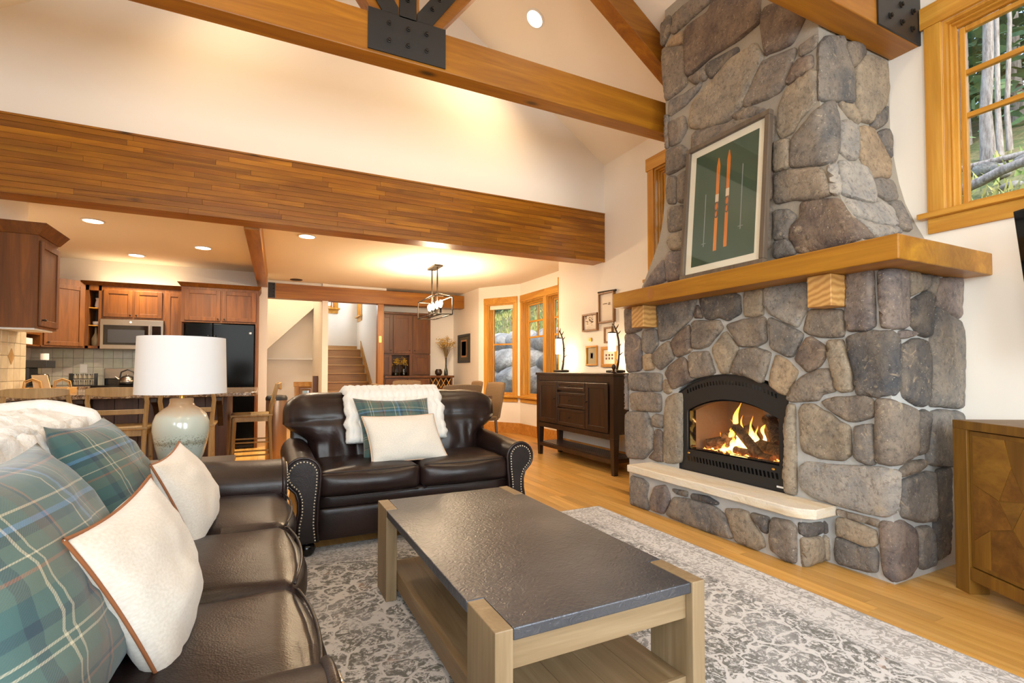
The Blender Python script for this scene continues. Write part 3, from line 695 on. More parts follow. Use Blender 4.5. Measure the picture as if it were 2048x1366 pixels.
# mortar body with the firebox opening
OY0, OY1 = 2.115, 3.075
def archz(y):      # top of the opening
    c = (OY0+OY1)/2; t = (y-c)/((OY1-OY0)/2); return .965 + .15*sqrt(max(0, 1-t*t*.98)) if abs(t) <= 1 else .965
mb = MB()
mb.box(FXF, YCF, 0, W+.02, OY0, 1.75).box(FXF, OY1, 0, W+.02, 3.695, 1.75).box(FXF, OY0, 0, W+.02, OY1, .34).box(3.62, OY0, .34, W+.02, OY1, 1.75)
n = 16
for i in range(n):
    ya, yb = OY0+(OY1-OY0)*i/n, OY0+(OY1-OY0)*(i+1)/n
    mb.hexa([(FXF, ya, archz(ya)), (3.62, ya, archz(ya)), (3.62, yb, archz(yb)), (FXF, yb, archz(yb)), (FXF, ya, 1.75), (3.62, ya, 1.75), (3.62, yb, 1.75), (FXF, yb, 1.75)])
mb.box(FXH, YCH, 0, FXF, 3.39, .285)
mort = mb.build('mortar_body', M_mortar, FIRE)
mb = MB(); zs = [1.74, 1.84, 1.95, 2.1, 2.25, 2.4, 2.6, 2.8, 3.4, 4.35]
ring = []
for z in zs:
    xt = FXC
    ring.append([(xt, ycc(z), z), (W+.02, ycc(z), z), (W+.02, ycl(z), z), (xt, ycl(z), z)])
vs = [p for r in ring for p in r]
mb.add(vs, [(i*4+k, i*4+(k+1) % 4, (i+1)*4+(k+1) % 4, (i+1)*4+k) for i in range(len(zs)-1) for k in range(4)] + [(3, 2, 1, 0), tuple(len(vs)-4+k for k in range(4))])
mb.build('chimney_body', M_mortar2, FIRE)
def fold(kind, s, z, h):
    """a point on the folded face: along s, up z, out h"""
    fx, yc = dict(F=(FXF, YCF), H=(FXH, YCH), C=(FXC, ycc(z)))[kind]
    R = .03
    if s > 0 and kind == 'F': s *= .93
    if s < -R: return V((fx-h, yc-s, z))
    if s > R: return V((fx+s, yc-h, z))
    a = (s+R)/(2*R)*pi/2
    return V((fx+R-(R+h)*cos(a), yc+R-(R+h)*sin(a), z))
def chaikin(p, k=2):
    for _ in range(k):
        q = []
        for i in range(len(p)):
            a, b = p[i], p[(i+1) % len(p)]; q += [a.lerp(b, .10), a.lerp(b, .90)]
        p = q
    return p
def stone(kind, c, poly, seed, name='stone', thick=.03, parent=FIRE):
    P = chaikin([V(q) for q in poly], 2)
    # resample and roughen the outline
    out = []
    for i in range(len(P)):
        a, b = P[i], P[(i+1) % len(P)]; m = max(1, int((b-a).length/.035))
        for k in range(m): out.append(a.lerp(b, k/m))
    ctr = sum(out, V((0, 0)))/len(out)
    nn_ = len(out); exp_ = []
    for i in range(nn_):
        t = (out[(i+1) % nn_]-out[i-1]).normalized(); exp_.append(out[i] + V((t.y, -t.x))*(.012 if kind == 'C' else .007))
    out = exp_
    out = [p + (ctr-p).normalized()*(.0 + .005*noise.noise((p.x*22+seed, p.y*22, seed*1.7))) for p in out]
    def dist(p):
        d = 9
        for i in range(len(out)):
            a, b = out[i], out[(i+1) % len(out)]; ab = b-a; t = max(0, min(1, (p-a).dot(ab)/max(1e-12, ab.length_squared)))
            d = min(d, (p-a-ab*t).length)
        return d
    def inside(p):
        r = False
        for i in range(len(out)):
            a, b = out[i], out[(i+1) % len(out)]
            if (a.y > p.y) != (b.y > p.y) and p.x < (b.x-a.x)*(p.y-a.y)/(b.y-a.y)+a.x: r = not r
        return r
    pts = list(out); n0 = len(out)
    inn = [p + (ctr-p).normalized()*.012 for p in out]
    pts += [p for p in inn if inside(p)]
    x0, x1 = min(p.x for p in out), max(p.x for p in out); y0, y1 = min(p.y for p in out), max(p.y for p in out)
    g = max(.026, sqrt((x1-x0)*(y1-y0))/11); y = y0+g/2; r = 0
    while y < y1:
        x = x0 + (g/2 if r % 2 else 0)
        while x < x1:
            q = V((x+random.uniform(-.2, .2)*g, y+random.uniform(-.2, .2)*g))
            if inside(q) and dist(q) > .017: pts.append(q)
            x += g
        y += g*.87; r += 1
    vo, _, fo, ov, _, _ = delaunay_2d_cdt(pts, [], [list(range(n0))], 1, 1e-6)
    tilt = V((random.uniform(-.05, .05), random.uniform(-.05, .05)))
    T = thick*random.uniform(.75, 1.35)
    mb = MB(); hs = []
    for p in vo:
        d = dist(p); e = min(1, d/.026)
        h = T*(.30+.70*sqrt(max(0, 1-(1-e)**2))) if d > 1e-4 else T*.30
        h += max(0, min(1, d/.02))*(.010*noise.noise((p.x*7+seed, p.y*7, seed)) + .006*noise.noise((p.x*20, p.y*20+seed, seed)) + (p-ctr).dot(tilt)*.35)
        hs.append(max(.004, h))
    vs = [fold(kind, p.x, p.y, h) for p, h in zip(vo, hs)]
    fs = [tuple(f) for f in fo]
    # skirt down into the mortar
    idx = {}
    for i in range(len(vo)):
        for j in ov[i]:
            if j < n0: idx[j] = i
    bidx = [idx[j] for j in range(n0) if j in idx]
    k = len(vs); vs += [fold(kind, vo[i].x, vo[i].y, -.012) for i in bidx]; m = len(bidx)
    fs += [(bidx[j], k+j, k+(j+1) % m, bidx[(j+1) % m]) for j in range(m)]
    mb.add(vs, fs)
    k = random.uniform(.88, 1.1)
    return mb.build(name, M_stone, parent, smooth=55, color=tuple(x*k for x in lin(*SC[c])))
for i, line in enumerate(STONES.split('\n')):
    h, *pp = line.split()
    pts = [tuple(float(t)/1000 for t in q.split(',')) for q in pp]
    stone(h[0], h[1], [(a, max(b, .004)) for a, b in pts], i*3.17)
# plain courses on the far side of the chimney and body
def block(name, c, b):
    k = random.uniform(.88, 1.1)
    return MB().box(*b).build(name, M_stone, FIRE, bevel=.015, color=tuple(x*k for x in lin(*SC[c])))
for i, z in enumerate((.02, .32, .62, .95, 1.25, 1.5)):
    block('stone', 'gbrpbt'[i], (3.08, 3.67, z, 3.40, 3.725, z+.27)); block('stone', 'bgtrgp'[i], (3.43, 3.67, z, 3.74, 3.725, z+.25))
# hearth slab
ys = [1.82 + (3.40-1.82)*i/24 for i in range(25)]
mb = MB(); top = []; bot = []
def edge(y): return 2.775 + .006*noise.noise((y*9, 0, 3)) + (max(0, 1.90-y)*.9)
for y in ys: top.append((edge(y), y, .345 + .002*noise.noise((y*6, 1, 1)))); bot.append((edge(y)+.006*noise.noise((y*14, 5, 1)), y, .287+.004*noise.noise((y*10, 3, 2))))
v = []
for a, b, y in zip(top, bot, ys): v += [a, (3.05, y, .347), (3.05, y, .288), b]
mb.add(v, [(i*4+k, i*4+(k+1) % 4, (i+1)*4+(k+1) % 4, (i+1)*4+k) for i in range(24) for k in range(4)] + [(3, 2, 1, 0), (96, 97, 98, 99)])
sl = mb.build('hearth_slab', M_slab, FIRE, smooth=35, bevel=.006)
# mantel and corbels
mt = MB().box(2.81, 1.36, 1.70, W, 3.62, 1.828).build('mantel', M_mantel, FIRE, bevel=.006, seg=2)
kx, ky, kz = 2.81, 3.12, 1.765
MB().ball((2.812, 3.13, 1.765), (.004, .045, .058), 16, 8).build('knot', plain('dark_knot', (150, 96, 34), .5), mt, smooth=60)
for (y0, y1) in ((1.738, 1.878), (3.31, 3.46)): MB().box(2.885, y0, 1.515, 3.1, y1, 1.699).build('corbel', M_endgrain, FIRE, bevel=.005)
# arched insert
INS = FIRE
def arch_ring(o, i, x0, x1):
    """flat ring between an outer and an inner outline (y, z lists of equal length)"""
    m = MB(); n = len(o); vs = [(x0, *p) for p in o] + [(x0, *p) for p in i] + [(x1, *p) for p in o] + [(x1, *p) for p in i]
    fs = []
    for k in range(n):
        j = (k+1) % n
        fs += [(k, j, n+j, n+k), (2*n+k, 3*n+k, 3*n+j, 2*n+j), (k, 2*n+k, 2*n+j, j), (n+k, n+j, 3*n+j, 3*n+k)]
    return m.add(vs, fs)
def outl(y0, y1, z0, zs, zp, n=18):
    c = (y0+y1)/2; h = (y1-y0)/2; o = [(y0, z0), (y1, z0)]
    for k in range(n+1):
        t = 1 - 2*k/n; o.append((c+h*t, zs + (zp-zs)*(1-abs(t)**2.1)))
    return o
fo_ = outl(2.125, 3.068, .349, .965, 1.11); gi = outl(2.195, 2.995, .512, .825, .930)
ff = arch_ring(fo_, gi, 3.055, 3.085).build('insert_frame', M_black, INS, smooth=30)
arch_ring(outl(2.118, 3.074, .347, .968, 1.118), fo_, 3.045, 3.09).build('insert_rim', M_black, INS)
arch_ring(gi, outl(2.207, 2.983, .524, .82, .918), 3.075, 3.14).build('glass_frame', M_blackgloss, INS)
pane = MB().prism([(3.10, *p) for p in gi], (.004, 0, 0)).build('pane', M_glass, INS)
for k in range(26):      # louvre slots
    t = k/25; yy = 2.20 + .77*t
    MB().prism([(3.054, yy, .425), (3.054, yy+.016, .425), (3.054, yy+.024, .465), (3.054, yy+.008, .465)], (.002, 0, 0)).build('louvre_slot', M_blackgloss, ff)
for k in range(28):
    t = -1 + 2*(k+.5)/28; yy = 2.596 + .40*t; z = .955 + .085*(1-abs(t)**2.1)
    MB().prism([(3.054, yy-.008, z), (3.054, yy+.006, z), (3.054, yy+.011, z+.030), (3.054, yy-.003, z+.030)], (.002, 0, 0)).build('louvre_slot', M_blackgloss, ff)
for yy in (2.975, 2.235): MB().ball((3.05, yy, .488), (.008, .013, .009), 8, 6).build('knob', M_brass, ff, smooth=60)
box('maker_badge', M_white, ff, 3.0535, 2.165, .372, 3.0555, 2.215, .384)
# firebox lining, grate, logs, flames
M_lining = MT('firebox_lining', .9, lin(120, 98, 76)); M_lining.bump(M_lining.noise(M_lining.coord(), 12, 5), .4, .02); M_lining = M_lining.m
mb = MB().box(3.56, 2.15, .40, 3.60, 3.04, 1.1).box(3.10, 2.12, .40, 3.60, 2.16, 1.1).box(3.10, 3.03, .40, 3.60, 3.07, 1.1).box(3.10, 2.12, .36, 3.60, 3.07, .497).box(3.10, 2.12, .96, 3.60, 3.07, 1.0)
mb.build('firebox_lining', M_lining, INS)
M_log = MT('charred_log', .9, lin(96, 70, 48))
_v = M_log.coord('Object', (1, 1, 1), rnd=5); _n = M_log.noise(_v, 16, 6, .7, 1.2)
M_log.link(M_log.ramp(_n, [(.32, lin(26, 20, 16)), (.5, lin(104, 76, 52)), (.7, lin(150, 118, 84))]), 'Base Color'); M_log.bump(_n, .9, .03); M_log = M_log.m
fire = thing('fire_logs', 'charred logs burning with orange flames behind the glass', 'fire', (3.33, 2.6, .497))
for (p, q, r) in (((3.30, 2.30, .50), (3.42, 2.78, .55), .05), ((3.28, 2.93, .50), (3.42, 2.62, .58), .042), ((3.24, 2.48, .475), (3.33, 2.76, .66), .036), ((3.38, 2.42, .56), (3.48, 2.58, .73), .055), ((3.22, 2.36, .475), (3.28, 2.72, .485), .03), ((3.26, 2.98, .50), (3.36, 2.72, .575), .040), ((3.42, 2.26, .58), (3.46, 2.44, .68), .05), ((3.30, 2.86, .56), (3.40, 2.66, .66), .032)):
    p, q = V(p)+V((0, 0, .045)), V(q)+V((0, 0, .045)); path = [p.lerp(q, t/6) + V((0, 0, .006*noise.noise((t*1.3, p.y*9, 2)))) for t in range(7)]
    MB().tube(path, [r*(1+.12*noise.noise((t*2.1, p.y*7, r*99))) for t in range(7)], 12).build('log', M_log, fire, smooth=50)
M_ember = MT('embers', .9, lin(60, 30, 18)); _n = M_ember.noise(M_ember.coord(), 45, 4, .7)
M_ember.link(M_ember.ramp(_n, [(.42, (.03, .01, .005)), (.56, (1, .25, .03)), (.68, (1, .7, .25))]), 'Emission Color')
M_ember.link(M_ember.ramp(_n, [(.46, (0, 0, 0)), (.6, (1, 1, 1))]), 'Emission Strength'); M_ember.link(M_ember.ramp(_n, [(.3, lin(20, 16, 14)), (.6, lin(80, 50, 36))]), 'Base Color')
_s = M_ember.t.nodes['Principled BSDF'].inputs['Emission Strength']; _l = _s.links[0].from_socket; M_ember.t.links.remove(_s.links[0])
M_ember.link(M_ember.math('MULTIPLY', _l, 13.0), 'Emission Strength'); M_ember = M_ember.m
mb = MB(); nx, ny = 14, 40; vs = []
for i in range(nx+1):
    for j in range(ny+1):
        x = 3.18+.34*i/nx; y = 2.22+.76*j/ny
        vs.append((x, y, .498+.030*max(0, noise.noise((x*30, y*30, 1))+.25)))
mb.add(vs, [(i*(ny+1)+j, i*(ny+1)+j+1, (i+1)*(ny+1)+j+1, (i+1)*(ny+1)+j) for i in range(nx) for j in range(ny)])
eb = mb.build('ember_bed', M_ember, fire, smooth=60); eb['kind'] = 'stuff'
M_flame = MT('flame', .5, (0, 0, 0)); 
_gz = M_flame.n('SeparateXYZ', {0: M_flame.n('TexCoord').outputs['Generated']}).outputs[2]
_em = M_flame.n('Emission', {0: M_flame.ramp(_gz, [(0, (1, .80, .42)), (.35, (1, .62, .14)), (.75, (1, .36, .04)), (1, (.9, .2, .02))]), 1: 5.0})
_lw = M_flame.n('LayerWeight', {0: .35}).outputs['Facing']
_a = M_flame.math('MULTIPLY', M_flame.math('SUBTRACT', 1.0, _lw), M_flame.math('SUBTRACT', 1.15, _gz))
_mx = M_flame.n('MixShader', {0: _a, 1: M_flame.n('BsdfTransparent').outputs[0], 2: _em.outputs[0]})
M_flame.t.links.new(_mx.outputs[0], M_flame.t.nodes['Material Output'].inputs[0]); M_flame = M_flame.m
random.seed(3)
for (x, y, z, h, r) in ((3.33, 2.74, .52, .36, .034), (3.34, 2.70, .50, .26, .036), (3.32, 2.79, .50, .22, .030), (3.36, 2.64, .54, .22, .026), (3.35, 2.59, .54, .15, .022), (3.30, 2.86, .49, .12, .026), (3.29, 2.75, .47, .13, .036), (3.29, 2.68, .47, .09, .034), (3.40, 2.56, .57, .16, .020), (3.27, 2.60, .46, .06, .028), (3.29, 2.95, .47, .06, .026), (3.28, 2.51, .46, .05, .024), (3.37, 2.82, .55, .10, .018), (3.32, 2.71, .50, .20, .034), (3.31, 2.76, .49, .17, .034), (3.30, 2.65, .48, .13, .030), (3.27, 2.82, .46, .08, .030)):
    path = []; rs = []; ph = random.random()*9
    for k in range(14):
        t = k/13; path.append((x + .02*sin(ph+t*6)*t, y + .028*sin(ph*2+t*6.5)*t, z + .04 + h*t)); rs.append(max(.0008, r*1.25*((1-t)**.9)*(.8+.35*sin(ph+t*9))*(.55+1.6*t*(1-t)) + .0008))
    MB().tube(path, rs, 10).build('flame', M_flame, fire, smooth=180)
light('firelight', 'POINT', (3.32, 2.72, .66), 9, (1.0, .48, .14), size=.08)

# framed ski print leaning on the mantel
pf = Fr((2.875, 2.145, 1.829), (0, 1, 0), (.085, 0, 1.0), (-1, 0, .085))
PW, PH = .72, 1.03
pic = thing('framed_ski_print', 'large framed green print of orange skis and poles leaning on the mantel', 'picture', (2.875, 2.5, 1.829))
for b in ((0, 0, PW, .035), (0, PH-.035, PW, PH), (0, .035, .035, PH-.035), (PW-.035, .035, PW, PH-.035)): fbox('frame_rail', M_frame, pic, pf, b[0], b[1], -.02, b[2], b[3], .022, bevel=.004)
fbox('mat_board', M_paper, pic, pf, .034, .034, -.01, PW-.034, PH-.034, -.004)
prn = fbox('print', plain('deep_green_print', (34, 72, 58), .55), pic, pf, .09, .09, -.005, PW-.09, PH-.09, -.0015)
M_ski = wood('orange_ski', (232, 140, 42), (206, 104, 22), 2, .5, 1.2, tint=0)
M_grey = plain('pole_grey', (120, 130, 132), .5); M_bind = plain('binding_brown', (92, 66, 54), .6)
def ski(a, b0, b1):
    w = .014
    pts = [(a-w, b0), (a+w, b0), (a+w*.85, (b0+b1)/2), (a+w*1.05, b1-.06), (a+.003, b1), (a-.003, b1), (a-w*1.05, b1-.06), (a-w*.85, (b0+b1)/2)]
    MB().prism([pf.P(p, q, -.0014) for p, q in pts], pf.n*.0012).build('ski', M_ski, prn)
    m = b0 + (b1-b0)*.43
    for (dz, rr) in ((.03, .020), (-.025, .018)):
        MB().tube([pf.P(a+rr*.75*cos(t*pi/8), m+dz+rr*1.5*sin(t*pi/8), .0005) for t in range(17)], .0045, 6).build('binding', M_bind, prn)
    fbox('ski_band', plain('ski_band_cream', (214, 190, 164), .6), prn, pf, a-w, m+.065, -.0012, a+w, m+.12, .0003)
ski(.415, .175, .86); ski(.325, .185, .885)
def pole(a, b0, b1):
    fbox('ski_pole', M_grey, prn, pf, a-.0035, b0, -.0013, a+.0035, b1, .0003)
    fbox('pole_basket', M_grey, prn, pf, a-.02, b0+.02, -.0012, a+.02, b0+.025, .0003)
pole(.52, .225, .62); pole(.205, .28, .74)
fbox('glazing', M_pglass, pic, pf, .03, .03, .010, PW-.03, PH-.03, .0115)
# ================================================================ living room furniture
# rug
M_rug = MT('distressed_rug', .95, lin(190, 182, 172), sheen=.2)
_xyz = M_rug.n('SeparateXYZ', {0: M_rug.n('TexCoord').outputs['Object']})
RX0, RX1, RY0, RY1 = -.35, 2.53, -.40, 3.47
def _edge(o, h): return M_rug.math('SUBTRACT', h, M_rug.math('ABSOLUTE', o))
_d = M_rug.math('MINIMUM', _edge(_xyz.outputs[0], (RX1-RX0)/2), _edge(_xyz.outputs[1], (RY1-RY0)/2))
_v = M_rug.coord('Object')
_n2 = M_rug.noise(_v, 2.6, 3, .6); _n3 = M_rug.noise(_v, 60, 3, .7)
_n1 = M_rug.noise(_v, 15, 4, .62, 2.4); _n5 = M_rug.noise(_v, 36, 4, .65, 1.6)
_wv = M_rug.n('VectorMath', {0: _v, 1: M_rug.n('VectorMath', {0: M_rug.n('TexNoise', {'Vector': _v, 'Scale': 4.0, 'Detail': 3.0}).outputs[1], 1: (.42, .42, .42)}, operation='MULTIPLY').outputs[0]}, operation='ADD').outputs[0]
_vo = M_rug.n('TexVoronoi', {'Vector': _wv, 'Scale': 5.5, 'Randomness': .6}, feature='DISTANCE_TO_EDGE').outputs[0]
light_c, dark_c, olive = lin(202, 198, 194), lin(94, 91, 86), lin(84, 80, 68)
_m = M_rug.math('MAXIMUM', M_rug.ramp(_n1, [(.465, (0, 0, 0)), (.49, (1, 1, 1))]), M_rug.ramp(_n5, [(.53, (0, 0, 0)), (.57, (.8, .8, .8))]))
_m = M_rug.math('MULTIPLY', _m, M_rug.ramp(_vo, [(.03, (0, 0, 0)), (.05, (1, 1, 1))]))
_m = M_rug.math('MULTIPLY', _m, M_rug.ramp(_n2, [(.28, (.55, .55, .55)), (.52, (1, 1, 1))]))
_m = M_rug.math('MULTIPLY', _m, M_rug.ramp(_n3, [(.34, (.3, .3, .3)), (.5, (1, 1, 1))]))
_f = M_rug.mix(M_rug.math('MULTIPLY', _m, .95), light_c, M_rug.mix(M_rug.ramp(_n2, [(.4, (0, 0, 0)), (.6, (1, 1, 1))]), dark_c, olive))
_rs = M_rug.noise(_v, 7, 3, .6)
_f = M_rug.mix(M_rug.math('MULTIPLY', M_rug.ramp(_rs, [(.62, (0, 0, 0)), (.70, (.6, .6, .6))]), M_rug.ramp(_n1, [(.45, (0, 0, 0)), (.55, (1, 1, 1))])), _f, lin(168, 132, 104))
# borders follow the edge distance
_bn = M_rug.ramp(M_rug.noise(_v, 20, 4, .62, 2.6), [(.50, (0, 0, 0)), (.53, (.9, .9, .9))])
_bc = M_rug.mix(M_rug.math('MULTIPLY', _bn, .75), lin(208, 204, 200), lin(130, 122, 114))
_isb = M_rug.ramp(_d, [(.30, (1, 1, 1)), (.31, (0, 0, 0))], 'LINEAR')
_f = M_rug.mix(_isb, _f, _bc)
_ln = M_rug.ramp(_d, [(0, (1, 1, 1)), (.012, (0, 0, 0)), (.05, (0, 0, 0)), (.053, (.7, .7, .7)), (.064, (0, 0, 0)), (.085, (.55, .55, .55)), (.095, (0, 0, 0)), (.27, (0, 0, 0)), (.272, (.7, .7, .7)), (.282, (0, 0, 0)), (.30, (.5, .5, .5)), (.31, (0, 0, 0))])
_f = M_rug.mix(M_rug.math('MULTIPLY', _ln, M_rug.ramp(_n3, [(.3, (.6, .6, .6)), (.6, (1, 1, 1))])), _f, lin(96, 91, 88))
M_rug.link(_f, 'Base Color'); M_rug.bump(M_rug.noise(_v, 260, 2), .5, .006); M_rug = M_rug.m
one('area_rug', MB().box(RX0, RY0, .0005, RX1, RY1, .012), M_rug, ((RX0+RX1)/2, (RY0+RY1)/2, .0005), 'worn cream and grey patterned rug under the coffee table', 'rug', bevel=.003)

# coffee table
ct = thing('coffee_table', 'low coffee table with dark hammered metal top and pale wooden frame', 'coffee table', (.93, 1.95, .012))
M_ham = MT('hammered_zinc', .36, lin(84, 86, 92), metal=.55, spec=.5)
_v = M_ham.coord('Object', (1, 1, 1)); _n = M_ham.noise(_v, 42, 3, .5, 1.5)
M_ham.bump(_n, .55, .006); M_ham.link(M_ham.ramp(M_ham.noise(_v, 3, 4), [(.3, lin(70, 72, 78)), (.7, lin(96, 97, 101))]), 'Base Color'); M_ham = M_ham.m
x0, x1, y0, y1 = .552, 1.308, 1.212, 2.70
mb = MB(); pts = [(x0+.056, y0+.004), (x1-.056, y0+.004), (x1-.056, y0+.205), (x1, y0+.205), (x1, y1-.205), (x1-.056, y1-.205), (x1-.056, y1-.004), (x0+.056, y1-.004), (x0+.056, y1-.205), (x0, y1-.205), (x0, y0+.205), (x0+.056, y0+.205)]
mb.prism([(a, b, .425) for a, b in pts], (0, 0, .035)).build('table_top', M_ham, ct, bevel=.004)
for lx in (x0, x1-.054):
    for ly in (y0, y1-.2): MB().box(lx, ly, .012, lx+.054, ly+.2, .461).build('leg', M_ashz, ct, bevel=.003)
for ly in (y0+.03, y1-.055): box('apron', M_ash, ct, x0+.054, ly, .335, x1-.054, ly+.025, .425, bevel=.002)
for lx in (x0+.075, x1-.1): box('side_apron', M_ashy, ct, lx, y0+.06, .35, lx+.025, y1-.06, .425, bevel=.002)
for k in range(5):
    a = x0+.055+(x1-x0-.11)*k/5; b = x0+.055+(x1-x0-.11)*(k+1)/5
    box('shelf_board', M_ashy, ct, a+.0005, y0+.045, .118, b-.0005, y1-.045, .146, bevel=.001)
for lx in (x0+.056, x1-.081): box('shelf_rail', M_ashy, ct, lx, y0+.045, .065, lx+.025, y1-.045, .118)
for ly in (y0+.03, y1-.045): box('shelf_rail', M_ash, ct, x0+.054, ly, .062, x1-.054, ly+.015, .147, bevel=.002)

# ---------------------------------------------------------------- leather seating
def wr(p, a, f, seed):      # soft wrinkles
    return a*noise.noise((p.x*f+seed, p.y*f, p.z*f*.5)) + a*.5*noise.noise((p.x*f*2.3, p.y*f*2.3+seed, p.z*f))
def leather_sofa(name, label, Wd, D, seats, armh, armw, group=None, nail=True):
    """local: x along the width 0..Wd, front at y = 0, back at y = D"""
    r = thing(name, label, 'sofa', group=group)
    k = armh/.61
    aw = armw
    # front rail and base
    MB().soft((Wd/2, .05+D*.45, .175), (Wd/2-aw*.75, D*.45, .105), .025, 8, puff=(0, .01, 0)).build('base_rail', M_leather, r, smooth=180)
    MB().soft((Wd/2, .045+D*.4, .315), (Wd/2-aw*.9, D*.4, .045), .02, 8, puff=(0, .012, 0)).build('seat_deck', M_leather, r, smooth=180)
    inner0, inner1 = aw, Wd-aw; cw = (inner1-inner0)/seats
    for i in range(seats):
        cx = inner0+cw*(i+.5); sd = i*5.3+Wd
        def fs(q, p, sd=sd):
            q = q + V((0, -.03*(1-p[0]**2)*max(0, -p[1])*(1-p[2]**2), 0))
            return q + V((0, 0, wr(q, .006, 6, sd)*(p[2] > .4))) + V((0, wr(q, .005, 9, sd+4)*(p[1] < -.9), 0))
        c = MB().soft((cx, .01+(D-.36)/2, .425), (cw/2-.002, (D-.36)/2, .082), .045, 16, puff=(.004, .02, .028), fn=fs).build('seat_cushion', M_leather, r, smooth=180)
        # welts along the front edges
        for zz_ in (.503, .350):
            MB().tube([(cx+(cw/2-.02)*t, .012-.035*(1-t*t)+.004, zz_-.006*(abs(t) > .9)) for t in [-1+u/10 for u in range(21)]], .0045, 6).build('welt', M_panel, c, smooth=180)
        def fb(q, p, sd=sd, i=i):
            t = (q.z+.27)/.54
            tt = max(0, min(1, (t-.38)/.30)); tt = tt*tt*(3-2*tt); ex = min(aw*.86, .20)*tt
            if i == 0 and p[0] < 0: q.x += p[0]*ex
            if i == seats-1 and p[0] > 0: q.x += p[0]*ex
            q = V((q.x, q.y + .16*t - .05*t*t, q.z - .02*(abs(p[0])**4)*(p[2] > .3)))
            f = max(0, -p[1])
            ww = .040*f*max(0, 1-abs(t-.40)*1.7)*(noise.noise((q.x*11+sd, 0, q.z*3)) + .8*(.5-abs(noise.noise((q.x*17+sd, 3, q.z*3.5+q.x*5)))))
            seam = -.016*f*math.exp(-((t-.70)/.030)**2)
            return q + V((0, -ww-seam, wr(q, .008, 5, sd+2)))
        b = MB().soft((cx, D-.30, .665), (cw/2+.004, .135, .295), .11, 34, puff=(.005, .06, .01), fn=fb).build('back_cushion', M_leather, r, smooth=180)
    # back body
    pr = [(D-.24, .13), (D-.02, .13), (D-.015, .60), (D-.02, .82), (D-.05, .875), (D-.10, .885), (D-.15, .85), (D-.22, .55)]
    vs = []
    xs = [aw*.40, aw*.52, aw+.02, Wd/2, Wd-aw-.02, Wd-aw*.52, Wd-aw*.40]
    for i, x in enumerate(xs):
        s_ = .94 if i in (0, len(xs)-1) else 1.0
        vs += [(x, a if b < .3 else D-.15+(a-D+.15)*s_, b*(1 if b < .3 else s_**.5)) for a, b in pr]
    n = len(pr); m = len(xs)
    MB().add(vs, [(i*n+j, (i+1)*n+j, (i+1)*n+(j+1) % n, i*n+(j+1) % n) for i in range(m-1) for j in range(n)] + [tuple(range(n)), tuple((m-1)*n+j for j in range(n-1, -1, -1))]).build('back_frame', M_leather, r, smooth=180, bevel=.02, seg=3)
    # rolled arms
    def prof(off=0.0):
        P = [(0, .09), (-.004, .20), (0, .32), (.012, .43)]
        cx, cz, R = -.088, .505, .104
        P += [(cx+R*cos(radians(a)), cz+R*sin(radians(a))) for a in range(-10, 226, 14)]
        P += [(-.128, .40), (-.112, .35), (-.112, .28), (-.128, .20), (-.125, .09)]
        P = [V((a*aw/.20, 0, b*k)) for a, b in P]
        if off:
            n = len(P); Q = []
            for i in range(n):
                t = (P[(i+1) % n]-P[i-1]).normalized(); nn = V((-t.z, 0, t.x)); Q.append(P[i] + nn*off)
            c = V((-.06*aw/.2, 0, .3*k)); P = Q
        return P
    for side in (0, 1):
        def mp(p, y): return V((aw+p.x if side == 0 else Wd-aw-p.x, y, p.z))
        pts = prof(); n = len(pts); vs = []; ys = [0, .02, .12, .24, .40, .60, D-.12]
        for y in ys:
            lift = .035*max(0, (y-.1)/(D-.2)); fl = 1.0
            for p in pts:
                q = mp(p, y); q.z += lift*max(0, (p.z-.3)/.3) + .004*noise.noise((q.x*8, y*8, p.z*8)); vs.append(q)
        m = len(ys); fs = [(i*n+j, i*n+(j+1) % n, (i+1)*n+(j+1) % n, (i+1)*n+j) for i in range(m-1) for j in range(n)] + [tuple(range(n)), tuple((m-1)*n+j for j in range(n))]
        if side == 0: fs = [f[::-1] for f in fs]
        arm = MB().add(vs, fs).build('arm', M_leather, r, smooth=50)
        MB().tube([mp(p, .003) for p in prof()] , .010, 8).build('arm_piping', M_leather, arm, smooth=180)
        pan = prof(.012)
        MB().prism([mp(p, -.012) for p in pan], (0, .014, 0)).build('scroll_panel', M_panel, arm, bevel=.004)
        if nail:
            nl = MB(); pn = prof(.022); tot = 0; acc = 0
            for i in range(len(pn)-1):
                a, b = pn[i], pn[i+1]; L = (b-a).length; s_ = acc
                while s_ < L:
                    nl.ball(mp(a.lerp(b, s_/L), -.014), (.0058, .004, .0058), 8, 4); s_ += .0185
                acc = s_-L
            o = nl.build('nailheads', M_nail, arm, smooth=60); o['kind'] = 'stuff'
        for fy in (.06, D-.12):
            MB().lathe([(.028, 0), (.045, .012), (.055, .04), (.05, .065), (.035, .078), (.045, .088), (.05, .095)], mp(V((-.06*aw/.2, 0, 0)), fy) + V((0, 0, 0)), 16).build('bun_foot', M_blackgloss, r, smooth=50)
        MB().box(*(aw*.42 if side == 0 else Wd-aw*1.0, .04, .095), *((aw*1.0) if side == 0 else Wd-aw*.42, D-.05, .30)).build('side_panel', M_panel, r)
    return r
ls = leather_sofa('loveseat', 'dark brown leather loveseat with rolled arms and nailhead trim', 1.69, .94, 2, .605, .195); ls.location = (.115, 3.285, .012)
so = leather_sofa('leather_sofa', 'long dark brown leather sofa holding plaid and cream pillows', 2.62, 1.12, 3, .645, .36); so.location = (.11, .64, .012); so.rotation_euler = (0, 0, pi/2)

